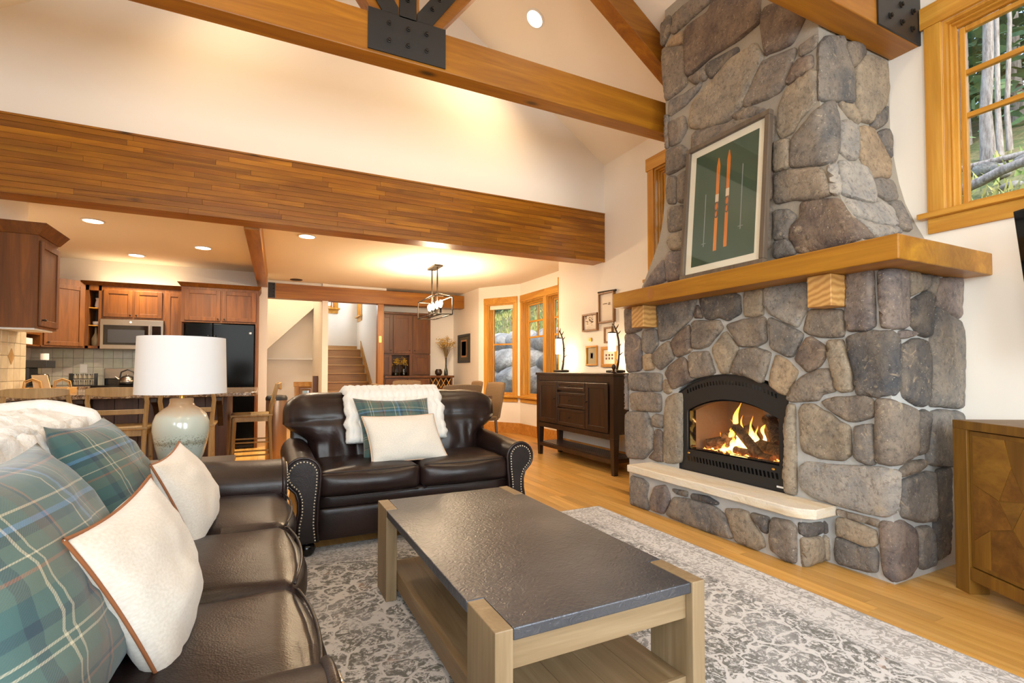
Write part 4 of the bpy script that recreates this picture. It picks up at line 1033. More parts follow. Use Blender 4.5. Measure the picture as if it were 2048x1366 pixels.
# ---------------------------------------------------------------- pillows and throws
def pillow(name, label, cs, th, m, pipe=None, group=None, n=22, side=1, pinch=.10, seed=0, cat='pillow'):
    """four corners: top left, top right, bottom right, bottom left, as seen from the front"""
    tl, tr, br, bl = [V(c) for c in cs]; nm = ((tr-tl)+(br-bl)).cross((bl-tl)+(br-tr)).normalized()*-1
    cb = (bl+br)/2; base = V((cb.x, cb.y, min(bl.z, br.z)))
    def P(u, v, sg):
        uu = u*(1-pinch*(1-v*v)*abs(u)**3); vv = v*(1-pinch*(1-u*u)*abs(v)**3)
        a, b = (uu+1)/2, (vv+1)/2
        p = tl.lerp(tr, a).lerp(bl.lerp(br, a), b)
        h = th/2*((1-u*u)**.55)*((1-v*v)**.55)
        h *= 1 + .22*noise.noise((u*2.2+seed, v*2.2, seed)) + .10*noise.noise((u*6+seed, v*6, seed))
        return p + nm*(h*sg)
    vs = []; uv = []; ids = {}
    fs = []
    for sg in (1, -1):
        for i in range(n+1):
            for j in range(n+1):
                u, v = -1+2*i/n, -1+2*j/n
                u, v = sin(u*pi/2)*.5+u*.5, sin(v*pi/2)*.5+v*.5
                if sg == -1 and (i in (0, n) or j in (0, n)): ids[(sg, i, j)] = ids[(1, i, j)]; continue
                ids[(sg, i, j)] = len(vs); vs.append(P(u, v, sg)); uv.append(((u+1)/2, (v+1)/2))
        for i in range(n):
            for j in range(n):
                f = (ids[(sg, i, j)], ids[(sg, i+1, j)], ids[(sg, i+1, j+1)], ids[(sg, i, j+1)])
                fs.append(f[::-1] if sg == 1 else f)
    root = thing(name, label, cat, base, group=group)
    mb = MB().add(vs, fs); mb.uv = uv; mb.build('cover', m, root, smooth=180)
    if pipe:
        g = [-1+2*k/n for k in range(n+1)]; g = [sin(t*pi/2)*.5+t*.5 for t in g]
        loop = [P(t, -1, 1) for t in g] + [P(1, t, 1) for t in g[1:]] + [P(-t, 1, 1) for t in g[1:]] + [P(-1, -t, 1) for t in g[1:]]
        MB().tube(loop, .004, 6, cap=False).build('piping', pipe, root, smooth=180)
    return root
G1 = 'pillows on the long sofa'; G2 = 'pillows on the loveseat'
# corners are listed near to far along the sofa (camera side first)
pillow('throw_pillow', 'green plaid pillow nearest the camera on the long sofa', [(-.50, 1.02, .985), (-.455, 1.50, .985), (-.27, 1.53, .50), (-.29, 1.00, .50)], .24, M_plaid, group=G1, seed=1)
pillow('throw_pillow', 'green plaid pillow propped between throw and lamp on the long sofa', [(-.60, 2.02, .975), (-.555, 2.47, .965), (-.36, 2.50, .51), (-.37, 2.02, .50)], .22, M_plaid, group=G1, seed=5)
pillow('lumbar_pillow', 'large cream pillow with brown piping nearest the camera', [(-.305, 1.13, .855), (-.255, 1.57, .880), (-.165, 1.66, .515), (-.165, 1.24, .485)], .155, M_cream, M_pipe, group=G1, seed=2)
pillow('lumbar_pillow', 'smaller-looking cream pillow with brown piping beside the sofa arm', [(-.335, 2.06, .83), (-.31, 2.51, .85), (-.165, 2.56, .515), (-.205, 2.12, .50)], .165, M_cream, M_pipe, group=G1, seed=9)
pillow('throw_pillow', 'green plaid pillow behind the cream one on the loveseat', [(.58, 3.735, .945), (1.13, 3.735, .935), (1.19, 3.55, .52), (.625, 3.55, .505)], .17, M_plaid, group=G2, seed=4)
pillow('lumbar_pillow', 'plain cream rectangular pillow in the middle of the loveseat', [(.615, 3.58, .825), (1.13, 3.58, .825), (1.195, 3.43, .52), (.66, 3.43, .515)], .17, M_cream, plain('tan_piping', (196, 160, 128), .7), group=G2, seed=7, pinch=.06)
def drape(name, label, prof, axis, t0, t1, lump, seed, rib=0, nt=90, thick=.02, ragged=.03):
    """a throw laid over a profile [(across, z)] and running along the other axis"""
    P = [V(p) for p in prof]; 
    dense = []
    for i in range(len(P)-1):
        for k in range(8): dense.append(P[i].lerp(P[i+1], k/8))
    dense.append(P[-1]); n = len(dense); vs = []; top = []
    for k in range(2):
        q = [dense[0]] + [(dense[i-1]+dense[i]*2+dense[i+1])/4 for i in range(1, n-1)] + [dense[-1]]; dense = q
    for j in range(nt+1):
        t = t0+(t1-t0)*j/nt
        for i in range(n):
            tg = (dense[min(i+1, n-1)]-dense[max(i-1, 0)]).normalized(); nn = V((-tg.y, tg.x))
            e = min(1, min(j, nt-j)/3, min(i, n-1-i)/2.0 + .2)
            h = thick*e + lump*(.5+.5*noise.noise((t*16+seed, i*.33, seed)) + .35*noise.noise((t*38, i*.8, seed)))*e + (0 if rib else .012*abs(sin(t*42+1.5*sin(i*.8)))*(.6+.4*sin(i*1.3+t*9))*e)
            if rib: h += .010*abs(sin(t*rib))*e + .005*sin(i*1.1)*e
            q = dense[i] + nn*h
            a, z = q.x, q.y
            tt = t + ragged*noise.noise((i*.35, seed, j*.02))
            v = V((a, tt, z)) if axis == 'y' else V((tt, a, z))
            vs.append(v)
    fs = [(j*n+i, j*n+i+1, (j+1)*n+i+1, (j+1)*n+i) for j in range(nt) for i in range(n-1)]
    lo = min(v.z for v in vs); c = sum(vs, V((0, 0, 0)))/len(vs)
    o = one(name, MB().add(vs, fs), M_throw, (c.x, c.y, lo), label, 'blanket', smooth=180)
    s_ = o.modifiers.new('cloth', 'SOLIDIFY'); s_.thickness = .012; s_.offset = -1
    return o
drape('throw_blanket', 'fluffy white throw over the back of the long sofa', [(-.47, .62), (-.52, .80), (-.60, .985), (-.75, 1.03), (-.92, 1.01), (-1.03, .95), (-1.045, .62)], 'y', 1.35, 2.56, .035, 3)
drape('throw_blanket', 'white ribbed throw hanging over the back of the loveseat', [(3.70, .63), (3.735, .72), (3.80, .86), (3.875, .955), (3.96, .985), (4.06, .965), (4.225, .90), (4.245, .70)], 'x', .54, 1.27, .012, 8, rib=70, thick=.022, ragged=.02)

# ---------------------------------------------------------------- end table and lamp
et = thing('end_table', 'small dark wooden end table in the corner behind the sofa arm', 'table', (-.46, 3.66, 0))
box('table_top', M_side, et, -.78, 3.38, .535, -.16, 3.96, .565, bevel=.004)
for lx in (-.76, -.22):
    for ly in (3.40, 3.90): box('leg', M_side, et, lx, ly, 0, lx+.04, ly+.04, .535, bevel=.003)
box('shelf', M_side, et, -.76, 3.40, .18, -.18, 3.94, .20)
lc = V((-.437, 3.62, .566))
lp = thing('table_lamp', 'ceramic table lamp with a wide white drum shade', 'lamp', lc)
M_ceram = MT('glazed_ceramic', .16, lin(196, 204, 192), coat=.5)
_z = M_ceram.n('SeparateXYZ', {0: M_ceram.n('TexCoord').outputs['Object']}).outputs[2]
_nz = M_ceram.math('MULTIPLY_ADD', M_ceram.noise(M_ceram.coord('Object'), 14, 4), .03, _z)
_cc = M_ceram.ramp(_nz, [(.0, lin(176, 184, 172)), (.145, lin(182, 188, 176)), (.165, lin(150, 148, 128)), (.185, lin(190, 194, 178)), (.315, lin(200, 202, 188)), (.335, lin(206, 190, 166)), (.39, lin(186, 148, 112))])
_sp = M_ceram.noise(M_ceram.coord('Object'), 120, 2)
_band = M_ceram.ramp(_nz, [(.12, (0, 0, 0)), (.15, (1, 1, 1)), (.19, (1, 1, 1)), (.22, (0, 0, 0))])
_cc = M_ceram.mix(M_ceram.math('MULTIPLY', _band, M_ceram.ramp(_sp, [(.55, (0, 0, 0)), (.6, (.7, .7, .7))])), _cc, lin(96, 88, 74))
M_ceram.link(_cc, 'Base Color'); M_ceram = M_ceram.m
MB().lathe([(.085, 0), (.098, .012), (.118, .07), (.138, .15), (.148, .22), (.146, .27), (.13, .315), (.10, .345), (.07, .365), (.062, .385), (.062, .408), (.056, .412)], lc, 36).build('lamp_body', M_ceram, lp, smooth=60)
MB().lathe([(.014, .41), (.014, .47), (.006, .48), (.006, .72)], lc, 12).build('stem', M_brass, lp, smooth=40)
vs = []; n = 48
for (r, z) in ((.238, .44), (.228, .778), (.224, .778), (.234, .44)):
    for k in range(n): vs.append(lc + V((r*cos(2*pi*k/n), r*sin(2*pi*k/n), z)))
MB().add(vs, [(i*n+k, i*n+(k+1) % n, ((i+1) % 4)*n+(k+1) % n, ((i+1) % 4)*n+k) for i in range(4) for k in range(n)]).build('lamp_shade', M_shade, lp, smooth=40)

# ---------------------------------------------------------------- media console and television
cd = V((3.292, 1.36, 0)); ud = V((-.481, -.877, 0)); nd = V((-.877, .481, 0))
fc = Fr(cd, ud, (0, 0, 1), nd)
tvc = thing('media_console', 'wooden media console with patchwork doors angled beside the fireplace', 'console', fc.P(.8, 0, -.2))
CW, CH = 1.55, .885
fbox('top', M_acac, tvc, fc, 0, CH-.045, -.42, CW, CH, .0, bevel=.003)
for a in (0, CW-.085): 
    fbox('post', M_acac, tvc, fc, a, 0, -.10, a+.085, CH-.045, .0, bevel=.003); fbox('post', M_acac, tvc, fc, a, 0, -.42, a+.085, CH-.045, -.34, bevel=.003)
fbox('carcass', M_acac, tvc, fc, .03, .14, -.41, CW-.03, CH-.046, -.035)
fbox('bottom_rail', M_acac, tvc, fc, .085, .075, -.06, CW-.085, .14, -.004, bevel=.003)
nd_ = 3; dw = (CW-.17)/nd_
for i in range(nd_):
    a0 = .085+dw*i; d = fbox('door', M_acac, tvc, fc, a0+.003, .145, -.034, a0+dw-.003, CH-.05, -.012, bevel=.002)
    w, h = dw-.046, CH-.05-.145-.04; b0 = .165; aa = a0+.023
    cells = [[(0, 0), (.22, 0), (.22, .30), (.0, .18)], [(.22, 0), (.78, 0), (.78, .12), (.5, .36), (.22, .30)], [(.78, 0), (1, 0), (1, .30), (.78, .12)], [(0, .18), (.22, .30), (.5, .36), (.34, .54), (0, .62)], [(.5, .36), (.78, .12), (1, .30), (1, .66), (.66, .58)], [(.5, .36), (.66, .58), (.34, .54)], [(0, .62), (.34, .54), (.5, .80), (.42, 1), (0, 1)], [(.34, .54), (.66, .58), (.5, .80)], [(.66, .58), (1, .66), (1, 1), (.42, 1), (.5, .80)]]
    for q in cells:
        c = V((sum(p[0] for p in q)/len(q), sum(p[1] for p in q)/len(q)))
        pts = [V(p).lerp(c, .012) for p in q]
        MB().prism([fc.P(aa+p.x*w, b0+p.y*h, -.012) for p in pts], nd*(.0015+random.random()*.002)).build('wood_patch', (M_acac, M_acac0, M_acac1, M_acac0, M_acac, M_acac1, M_acac1, M_acac0, M_acac)[cells.index(q)], d)
ft = Fr((3.458, 1.158, 1.965), ud, (nd.x*.12, nd.y*.12, 1), (nd.x, nd.y, -.12))
tv = thing('television', 'black television on the wall at the picture edge', 'television', ft.P(.6, -.72, -.05))
fbox('housing', M_black, tv, ft, 0, -.74, -.045, 1.25, 0, -.006, bevel=.004); fbox('screen', M_blackgloss, tv, ft, .012, -.725, -.006, 1.238, -.012, 0)
MB().tube([ft.P(.6, -.37, -.045), V((W-.02, .35, 1.6))], .035, 10).build('mount_arm', M_black, tv)
# ================================================================ sideboard wall
sb = thing('sideboard', 'dark wooden sideboard with drawers and an open slatted shelf', 'sideboard', (3.57, 5.2, 0))
SX0, SX1, SY0, SY1, SZ = 3.385, 3.775, 4.36, 6.055, 1.112
fs_ = Fr((SX0, SY0, 0), (0, 1, 0), (0, 0, 1), (-1, 0, 0)); SWd = SY1-SY0
box('top', M_side, sb, SX0-.012, SY0-.012, SZ-.03, SX1, SY1+.012, SZ, bevel=.004)
box('carcass', M_side, sb, SX0+.02, SY0+.02, .44, SX1-.01, SY1-.02, SZ-.03)
for ly in (SY0, SY1-.075):
    for lx in (SX0, SX1-.075):
        MB().hexa([(lx+.012, ly+.012, 0), (lx+.063, ly+.012, 0), (lx+.063, ly+.063, 0), (lx+.012, ly+.063, 0), (lx, ly, .40), (lx+.075, ly, .40), (lx+.075, ly+.075, .40), (lx, ly+.075, .40)]).box(lx, ly, .40, lx+.075, ly+.075, SZ-.03).build('leg', M_side, sb, bevel=.003)
fbox('lower_rail', M_side, sb, fs_, .075, .385, -.04, SWd-.075, .445, .004, bevel=.004)
fbox('upper_rail', M_side, sb, fs_, .075, SZ-.10, -.03, SWd-.075, SZ-.03, -.002)
def panel_door(parent, f, a0, a1, b0, b1, m, knob=None, name='door', fw=.055, km=M_iron, th=.018, kn='knob', kr=.011):
    d = MB()
    for q in ((a0, b0, a0+fw, b1), (a1-fw, b0, a1, b1), (a0+fw, b0, a1-fw, b0+fw), (a0+fw, b1-fw, a1-fw, b1)): d.fbox(f, q[0], q[1], 0, q[2], q[3], th)
    d = d.build(name, m, parent, bevel=.003)
    fbox('door_panel' if name == 'door' else 'drawer_panel', m, d, f, a0+fw-.004, b0+fw-.004, -.002, a1-fw+.004, b1-fw+.004, th*.45)
    for k in knob or ():
        ax = Fr((0, 0, 0), f.u, f.v, f.n)
        MB().lathe([(kr*.5, 0), (kr*.45, .012), (kr, .018), (kr*.9, .026), (kr*.3, .03)], f.P(k[0], k[1], th), 12, ax).build(kn, km, d, smooth=50)
    return d
d1, d2 = .52, 1.13
panel_door(sb, fs_.at(0, 0, .0), .085, d1-.012, .46, SZ-.115, M_side, [(d1-.05, .78)])
panel_door(sb, fs_.at(0, 0, .0), d2+.012, SWd-.085, .46, SZ-.115, M_side, [(d2+.05, .78)])
for (b0, b1) in ((.46, .665), (.68, .865), (.895, SZ-.115)):
    panel_door(sb, fs_, d1, d2, b0, b1, M_side, [((d1+d2)/2, (b0+b1)/2)], name='drawer', fw=.035)
for y in (SY0+.02, SY1-.05): box('shelf_rail', M_side, sb, SX0+.02, y, .135, SX1-.02, y+.03, .165)
box('shelf_rail', M_side, sb, SX0+.01, SY0+.07, .125, SX0+.035, SY1-.07, .172, bevel=.002)
for k in range(7): box('shelf_slat', M_side, sb, SX0+.045+k*.047, SY0+.03, .165, SX0+.045+k*.047+.038, SY1-.03, .178, bevel=.002)
# twig lamps
M_twig = MT('twig_bronze', .6, lin(74, 54, 40)); M_twig.bump(M_twig.noise(M_twig.coord(), 60, 4), .6, .006); M_twig = M_twig.m
def twig_lamp(loc, label, lit=12):
    r = thing('twig_lamp', label, 'lamp', loc, group='twig lamps on the sideboard'); o = V(loc)
    MB().soft(o+V((0, 0, .018)), (.065, .10, .018), .012, 4).build('base', M_iron, r, smooth=40)
    stem = [(0, -.02, .03), (0, -.05, .12), (0, -.065, .24), (0, -.06, .36), (0, -.03, .46), (0, .015, .53), (0, .055, .57)]
    MB().tube([o+V(p) for p in stem], [.016, .013, .012, .011, .010, .008, .005], 8).build('twig', M_twig, r, smooth=60)
    for (p, q) in (((0, -.065, .20), (0, -.13, .235)), ((0, -.06, .12), (0, -.005, .165)), ((0, -.063, .30), (0, -.10, .33)), ((0, -.04, .44), (0, -.095, .475)), ((0, -.01, .50), (0, -.06, .55)), ((0, .03, .545), (0, .02, .60)), ((0, -.064, .27), (.04, -.03, .30))):
        MB().tube([o+V(p), o+V(p).lerp(V(q), .6)+V((0, 0, -.004)), o+V(q)], [.007, .006, .003], 6).build('twig_branch', M_twig, r, smooth=60)
    MB().tube([o+V((0, .05, .57)), o+V((0, .06, .52)), o+V((0, .06, .46))], .004, 6).build('hanger', M_iron, r)
    MB().lathe([(.04, .455), (.05, .46), (.05, .465), (.02, .475)], o+V((0, .06, 0)), 16).build('cap', M_iron, r)
    MB().lathe([(.044, .25), (.046, .26), (.046, .45), (.044, .455)], o+V((0, .06, 0)), 20).build('shade', M_glow, r, smooth=50)
    light('twig_lamp_bulb', 'POINT', o+V((-.02, .06, .20)), lit*.5, WARM, size=.05)
    return r
twig_lamp((3.60, 5.76, SZ), 'twig lamp with glowing shade at the window end of the sideboard', 11)
t2 = twig_lamp((3.60, 4.60, SZ), 'twig lamp with glowing shade half hidden by the fireplace', 11)
cn = thing('candle_finial', 'small dark turned finial on the sideboard beside the fireplace', 'ornament', (3.42, 4.40, SZ))
MB().lathe([(.03, 0), (.035, .01), (.012, .03), (.02, .05), (.028, .065), (.02, .085), (.006, .10)], (3.42, 4.40, SZ), 14).build('finial', M_side, cn, smooth=50)
# framed pictures
def wall_frame(f, a0, a1, b0, b1, label, fm, matm, motif, fw=.022, d=.025):
    r = thing('picture_frame', label, 'picture', f.P((a0+a1)/2, b0), group='small framed pictures')
    for q in ((a0, b0, a1, b0+fw), (a0, b1-fw, a1, b1), (a0, b0+fw, a0+fw, b1-fw), (a1-fw, b0+fw, a1, b1-fw)): fbox('frame_rail', fm, r, f, q[0], q[1], 0, q[2], q[3], d, bevel=.003)
    art = fbox('art', matm, r, f, a0+fw-.002, b0+fw-.002, 0, a1-fw+.002, b1-fw+.002, d*.4)
    w, h = a1-a0-2*fw, b1-b0-2*fw
    for (pa, pb, sa, sb_, c) in motif:
        fbox('motif', c, art, f, a0+fw+w*(pa-sa/2), b0+fw+h*(pb-sb_/2), d*.4, a0+fw+w*(pa+sa/2), b0+fw+h*(pb+sb_/2), d*.4+.001)
    return r
M_fr1 = wood('walnut_frame', (150, 108, 66), (112, 74, 40), 2, .5, 2, tint=.05); M_fr2 = plain('gold_frame', (176, 124, 52), .4, metal=.4)
M_ink = plain('sepia_ink', (120, 100, 82), .8); M_ink2 = plain('brown_ink', (110, 72, 56), .8); M_art = plain('ivory_paper', (230, 218, 202), .8); M_linen = plain('olive_linen', (168, 152, 118), .85)
k = 1.0127
def zz2(z): return 1.15 + (z-1.15)*k
fW = Fr((W, 0, 0), (0, 1, 0), (0, 0, 1), (-1, 0, 0))
random.seed(11)
twg = [(random.uniform(.3, .85), random.uniform(.3, .95), random.uniform(.04, .16), random.uniform(.02, .09), M_ink) for _ in range(26)]
wall_frame(fW, 5.115*k, 5.44*k, zz2(1.64), zz2(1.865), 'square framed sketch of dangling twigs on the wall', M_fr1, M_art, twg, d=.04)
wall_frame(fW, 4.78*k, 5.085*k, zz2(1.72), zz2(2.095), 'tall framed print with a dark rod along the top', M_fr1, M_art, [(.5+.3*random.uniform(-1, 1), .62+.03*random.uniform(-1, 1), .14, .03, M_ink) for _ in range(6)], d=.04)
MB().tube([(W-.03, 4.74*k, zz2(2.09)), (W-.03, 5.09*k, zz2(2.105))], .012, 8).build('rod', M_iron, bpy.data.objects['picture_frame.001'])
wall_frame(fW, 4.817*k, 4.993*k, zz2(1.472), zz2(1.668), 'small plain framed note in a narrow wooden frame', M_fr1, M_art, [(.5, .3+.1*i, .6, .015, plain('pale_ink', (200, 186, 176), .8)) for i in range(5)])
wall_frame(fW, 5.14*k, 5.38*k, zz2(1.20), zz2(1.453), 'narrow gilt frame with a tiny picture on olive linen', M_fr2, M_linen, [(.5, .5, .30, .36, M_iron), (.5, .5, .22, .28, M_art)])
wall_frame(fW, 4.745*k, 5.055*k, zz2(1.18), zz2(1.43), 'broad gilt frame with six small brown leaf shapes', M_fr2, M_art, [(a, b, .13, .15, M_ink2) for a in (.25, .5, .75) for b in (.38, .62)], fw=.04)
th = thing('thermostat', 'tiny brass thermostat on the wall below the twig sketch', 'thermostat', (W, 5.36, 1.53))
box('plate', M_brass, th, W-.018, 5.33, 1.515, W, 5.385, 1.56, bevel=.003)

# ================================================================ dining area
ch = thing('chandelier', 'linear cage chandelier with bare bulbs over the dining table', 'chandelier', (2.30, 7.24, CZ))
cz0, cz1 = 1.945, 2.20; cx0, cx1, cy0, cy1 = 2.17, 2.43, 6.82, 7.68
box('canopy', M_iron, ch, 2.24, 7.06, CZ-.03, 2.37, 7.44, CZ, bevel=.004)
r = .008
for y in (cy0, cy1):
    for (a, b) in (((cx0, y, cz0), (cx0, y, cz1)), ((cx1, y, cz0), (cx1, y, cz1)), ((cx0, y, cz0), (cx1, y, cz0)), ((cx0, y, cz1), (cx1, y, cz1))): MB().tube([a, b], r, 6).build('cage_bar', M_iron, ch)
for x in (cx0, cx1):
    for z in (cz0, cz1): MB().tube([(x, cy0, z), (x, cy1, z)], r, 6).build('cage_bar', M_iron, ch)
for y, yt in ((cy0, 7.12), (cy1, 7.38)):
    for x in (cx0, cx1): MB().tube([(x, y, cz1), (2.30, yt, cz1+.09)], r*.8, 6).build('cage_strap', M_iron, ch)
for y in (7.12, 7.38):
    MB().tube([(2.30, y, CZ-.02), (2.30, y, 2.50), (2.30, y, cz1-.03)], .011, 8).build('rod', M_iron, ch)
MB().tube([(2.30, 6.93, cz0+.012), (2.30, 7.57, cz0+.012)], .012, 8).build('socket_bar', M_iron, ch)
for i, y in enumerate((6.96, 7.14, 7.32, 7.50)):
    s = MB().lathe([(.014, 0), (.014, .06), (.02, .065), (.02, .085)], (2.30, y, cz0+.02), 10).build('socket', M_iron, ch, smooth=40)
    MB().lathe([(.012, .085), (.022, .11), (.032, .14), (.030, .165), (.014, .19), (.004, .198)], (2.30, y, cz0+.02), 14).build('bulb', M_bulb, ch, smooth=60)
    light('chandelier_bulb', 'POINT', (2.30, y, cz0+.22), 42, WARM, size=.035)
# table
dt = thing('dining_table', 'brown wooden dining table under the chandelier', 'table', (2.25, 7.2, 0))
M_dtab = wood('dining_wood', (126, 92, 60), (92, 62, 36), 1, .4, 1, tint=.04)
box('table_top', M_dtab, dt, 1.65, 6.35, .745, 2.85, 8.10, .79, bevel=.004)
for lx in (1.75, 2.66):
    for ly in (6.45, 7.92): box('leg', M_dtab, dt, lx, ly, 0, lx+.09, ly+.09, .745, bevel=.004)
box('apron', M_dtab, dt, 1.78, 6.5, .66, 2.72, 8.0, .745)
# wicker chairs
M_wick = MT('woven_rattan', .7, lin(146, 116, 80))
_v = M_wick.coord('Object', (1, 1, 1)); _w1 = M_wick.n('TexWave', {'Vector': _v, 'Scale': 26.0}, bands_direction='Z').outputs[1]; _w2 = M_wick.n('TexWave', {'Vector': _v, 'Scale': 26.0}, bands_direction='X').outputs[1]
_m = M_wick.math('MULTIPLY', _w1, _w2); M_wick.link(M_wick.ramp(_m, [(.1, lin(96, 72, 48)), (.5, lin(158, 128, 90))]), 'Base Color'); M_wick.bump(_m, .5, .006); M_wick = M_wick.m
def dining_chair():
    r = thing('dining_chair', 'x', 'chair', group='rattan chairs around the dining table')
    MB().soft((0, .23, .45), (.24, .24, .035), .03, 6).build('seat', M_wick, r, smooth=60)
    def fb(q, p): return q + V((0, -.10*(q.z+.25)/.5 - .03*(1-p[0]**2), .012*(1-p[0]**2)*(p[2] > .5)))
    MB().soft((0, .0, .70), (.25, .022, .255), .018, 10, fn=fb).build('backrest', M_wick, r, smooth=60)
    for x in (-.20, .20):
        MB().tube([(x, .43, .44), (x*1.05, .44, 0)], [.022, .016], 8).build('leg', M_dtab, r); MB().tube([(x, .03, .44), (x*1.05, .0, 0)], [.022, .016], 8).build('leg', M_dtab, r)
    return r
c0 = dining_chair(); c0.location = (2.21, 5.93, 0); c0['label'] = 'rattan chair at the near end of the dining table, backrest towards the loveseat'
copy_tree(c0, None, (3.02, 6.80, 0), radians(96), 'rattan chair at the window side of the dining table nearest the sideboard')
copy_tree(c0, None, (3.04, 7.60, 0), radians(86), 'rattan chair at the window side of the dining table nearest the back wall')
copy_tree(c0, None, (2.25, 8.55, 0), radians(180), 'rattan chair at the far end of the dining table before the hutch')
copy_tree(c0, None, (1.46, 6.85, 0), radians(-90), 'rattan chair on the stair side of the dining table')
# built-in hutch
hu = thing('hutch', 'built-in dark cherry hutch with wine rack beside the stairs', 'hutch', (2.7, 9.9, 0))
fh = Fr((2.07, 9.86, 0), (1, 0, 0), (0, 0, 1), (0, -1, 0)); fh2 = Fr((2.07, 9.62, 0), (1, 0, 0), (0, 0, 1), (0, -1, 0))
U = .98
hb = MB().box(2.07, 9.87, 1.44, 2.06+U, 10.19, 2.24).box(2.07, 9.87, 1.03, 2.06+.20, 10.19, 1.44).box(2.62, 9.87, 1.03, 2.06+U, 10.19, 1.44).box(2.07, 10.15, 1.03, 2.06+U, 10.19, 1.44)
hb.build('upper_body', M_hutch, hu)
fbox('cornice', M_hutch, hu, fh, -.003, 2.24, -.3, U+.02, 2.285, .03, bevel=.006)
panel_door(hu, fh, .0, .20, 1.47, 2.22, M_hutch, [(.17, 1.53)]); panel_door(hu, fh, .22, .57, 1.47, 2.22, M_hutch, [(.54, 1.53)]); panel_door(hu, fh, .61, U-.01, 1.47, 2.22, M_hutch, [(.64, 1.53)])
panel_door(hu, fh, .61, U-.01, 1.05, 1.44, M_hutch); panel_door(hu, fh, .0, .19, 1.05, 1.44, M_hutch)
box('counter', M_hutch, hu, 2.07, 9.58, .99, 3.46, 10.19, 1.03, bevel=.006)
MB().box(2.07, 9.63, .05, 2.97, 10.19, .99).box(2.97, 9.9, .05, 3.44, 10.19, .99).box(2.97, 9.63, .05, 3.44, 9.9, .78).box(3.41, 9.63, .78, 3.44, 9.9, .99).build('base_body', M_hutch, hu)
panel_door(hu, fh2, .02, .42, .80, .97, M_hutch, [(.22, .885)], name='drawer', fw=.03); panel_door(hu, fh2, .46, .88, .80, .97, M_hutch, [(.50, .885)], name='drawer', fw=.03)
panel_door(hu, fh2, .02, .42, .1, .77, M_hutch); panel_door(hu, fh2, .46, .88, .1, .77, M_hutch)
for i in range(4):
    a = 2.98+i*.108
    for (p, q) in (((a, .785), (a+.108, .985)), ((a+.108, .785), (a, .985))):
        MB().tube([(p[0], 9.64, p[1]), (q[0], 9.64, q[1])], .007, 6).build('lattice_bar', M_trim, hu)
# flowers
M_yel = plain('yellow_petals', (222, 176, 40), .7); M_dry = plain('dried_yellow', (206, 166, 78), .8); M_stem = plain('dry_stem', (112, 92, 52), .8)
def bouquet(r, o, n, spread, h, m, leaf, seed, thick=.003):
    random.seed(seed); st_ = MB(); pet = MB()
    for i in range(n):
        a = random.random()*2*pi; s = spread*sqrt(random.random()); e = o+V((s*cos(a), s*sin(a)*.8, h*(.55+.45*random.random())))
        st_.tube([o, o.lerp(e, .5)+V((0, 0, h*.12)), e], [thick, thick, thick*.6], 4, cap=False)
        for k in range(7):
            q = e + V((random.gauss(0, 1), random.gauss(0, 1), random.gauss(0, 1)))*leaf*1.2
            pet.ball(q, (leaf*random.uniform(.3, .8), leaf*random.uniform(.3, .8), leaf*random.uniform(.2, .5)), 5, 4)
    st_.build('stems', M_stem, r); p = pet.build('petals', m, r, smooth=60); p['kind'] = 'stuff'
for (x, lbl, s_) in ((2.37, 'glass vase of yellow flowers in the hutch niche beside the timber post', 1), (2.53, 'fuller glass vase of yellow flowers in the hutch niche', 2)):
    v = thing('flower_vase', lbl, 'vase', (x, 9.98, 1.031), group='vases in the hutch niche'); o = V((x, 9.98, 1.031))
    MB().lathe([(.05, 0), (.065, .01), (.06, .12), (.055, .20), (.062, .21)], o, 16).build('vase', M_clear, v, smooth=50)
    MB().lathe([(.05, .012), (.055, .02), (.05, .06)], o, 14).build('fruit_fill', M_yel, v, smooth=50)
    bouquet(v, o+V((0, 0, .06)), 12, .07, .28, M_yel, .018, s_)
vv = thing('bud_vase', 'slim dark bottle vase with dried yellow branches on the hutch counter', 'vase', (3.34, 9.75, 1.031)); o = V((3.34, 9.75, 1.031))
MB().lathe([(.035, 0), (.04, .02), (.035, .10), (.018, .16), (.014, .34), (.02, .36)], o, 14).build('bottle', plain('dark_glass', (40, 40, 32), .15), vv, smooth=50)
bouquet(vv, o+V((0, 0, .34)), 40, .20, .42, M_dry, .020, 5)
pt = thing('carved_bowl', 'small dark carved bowl on the hutch counter beside the vase', 'bowl', (3.27, 9.78, 1.031))
MB().lathe([(.04, 0), (.07, .03), (.075, .08), (.05, .13), (.04, .13)], (3.22, 9.86, 1.031), 16).build('bowl', M_darkwood, pt, smooth=50)
# textile picture on the right wall
fq = Fr((3.66, 0, 0), (0, 1, 0), (0, 0, 1), (-1, 0, 0))
q = wall_frame(fq, 9.22, 9.88, 1.29, 1.865, 'dark framed woven textile with a pale diamond on the dining wall', M_black, plain('dark_mat', (86, 80, 66), .9), [(.5, .5, .56, .74, plain('woven_red', (172, 126, 90), .9)), (.5, .5, .44, .60, plain('woven_brown', (110, 84, 66), .9)), (.5, .52, .26, .30, plain('woven_cream', (216, 196, 164), .9)), (.5, .52, .14, .17, plain('woven_dark', (74, 58, 50), .9))], fw=.05)
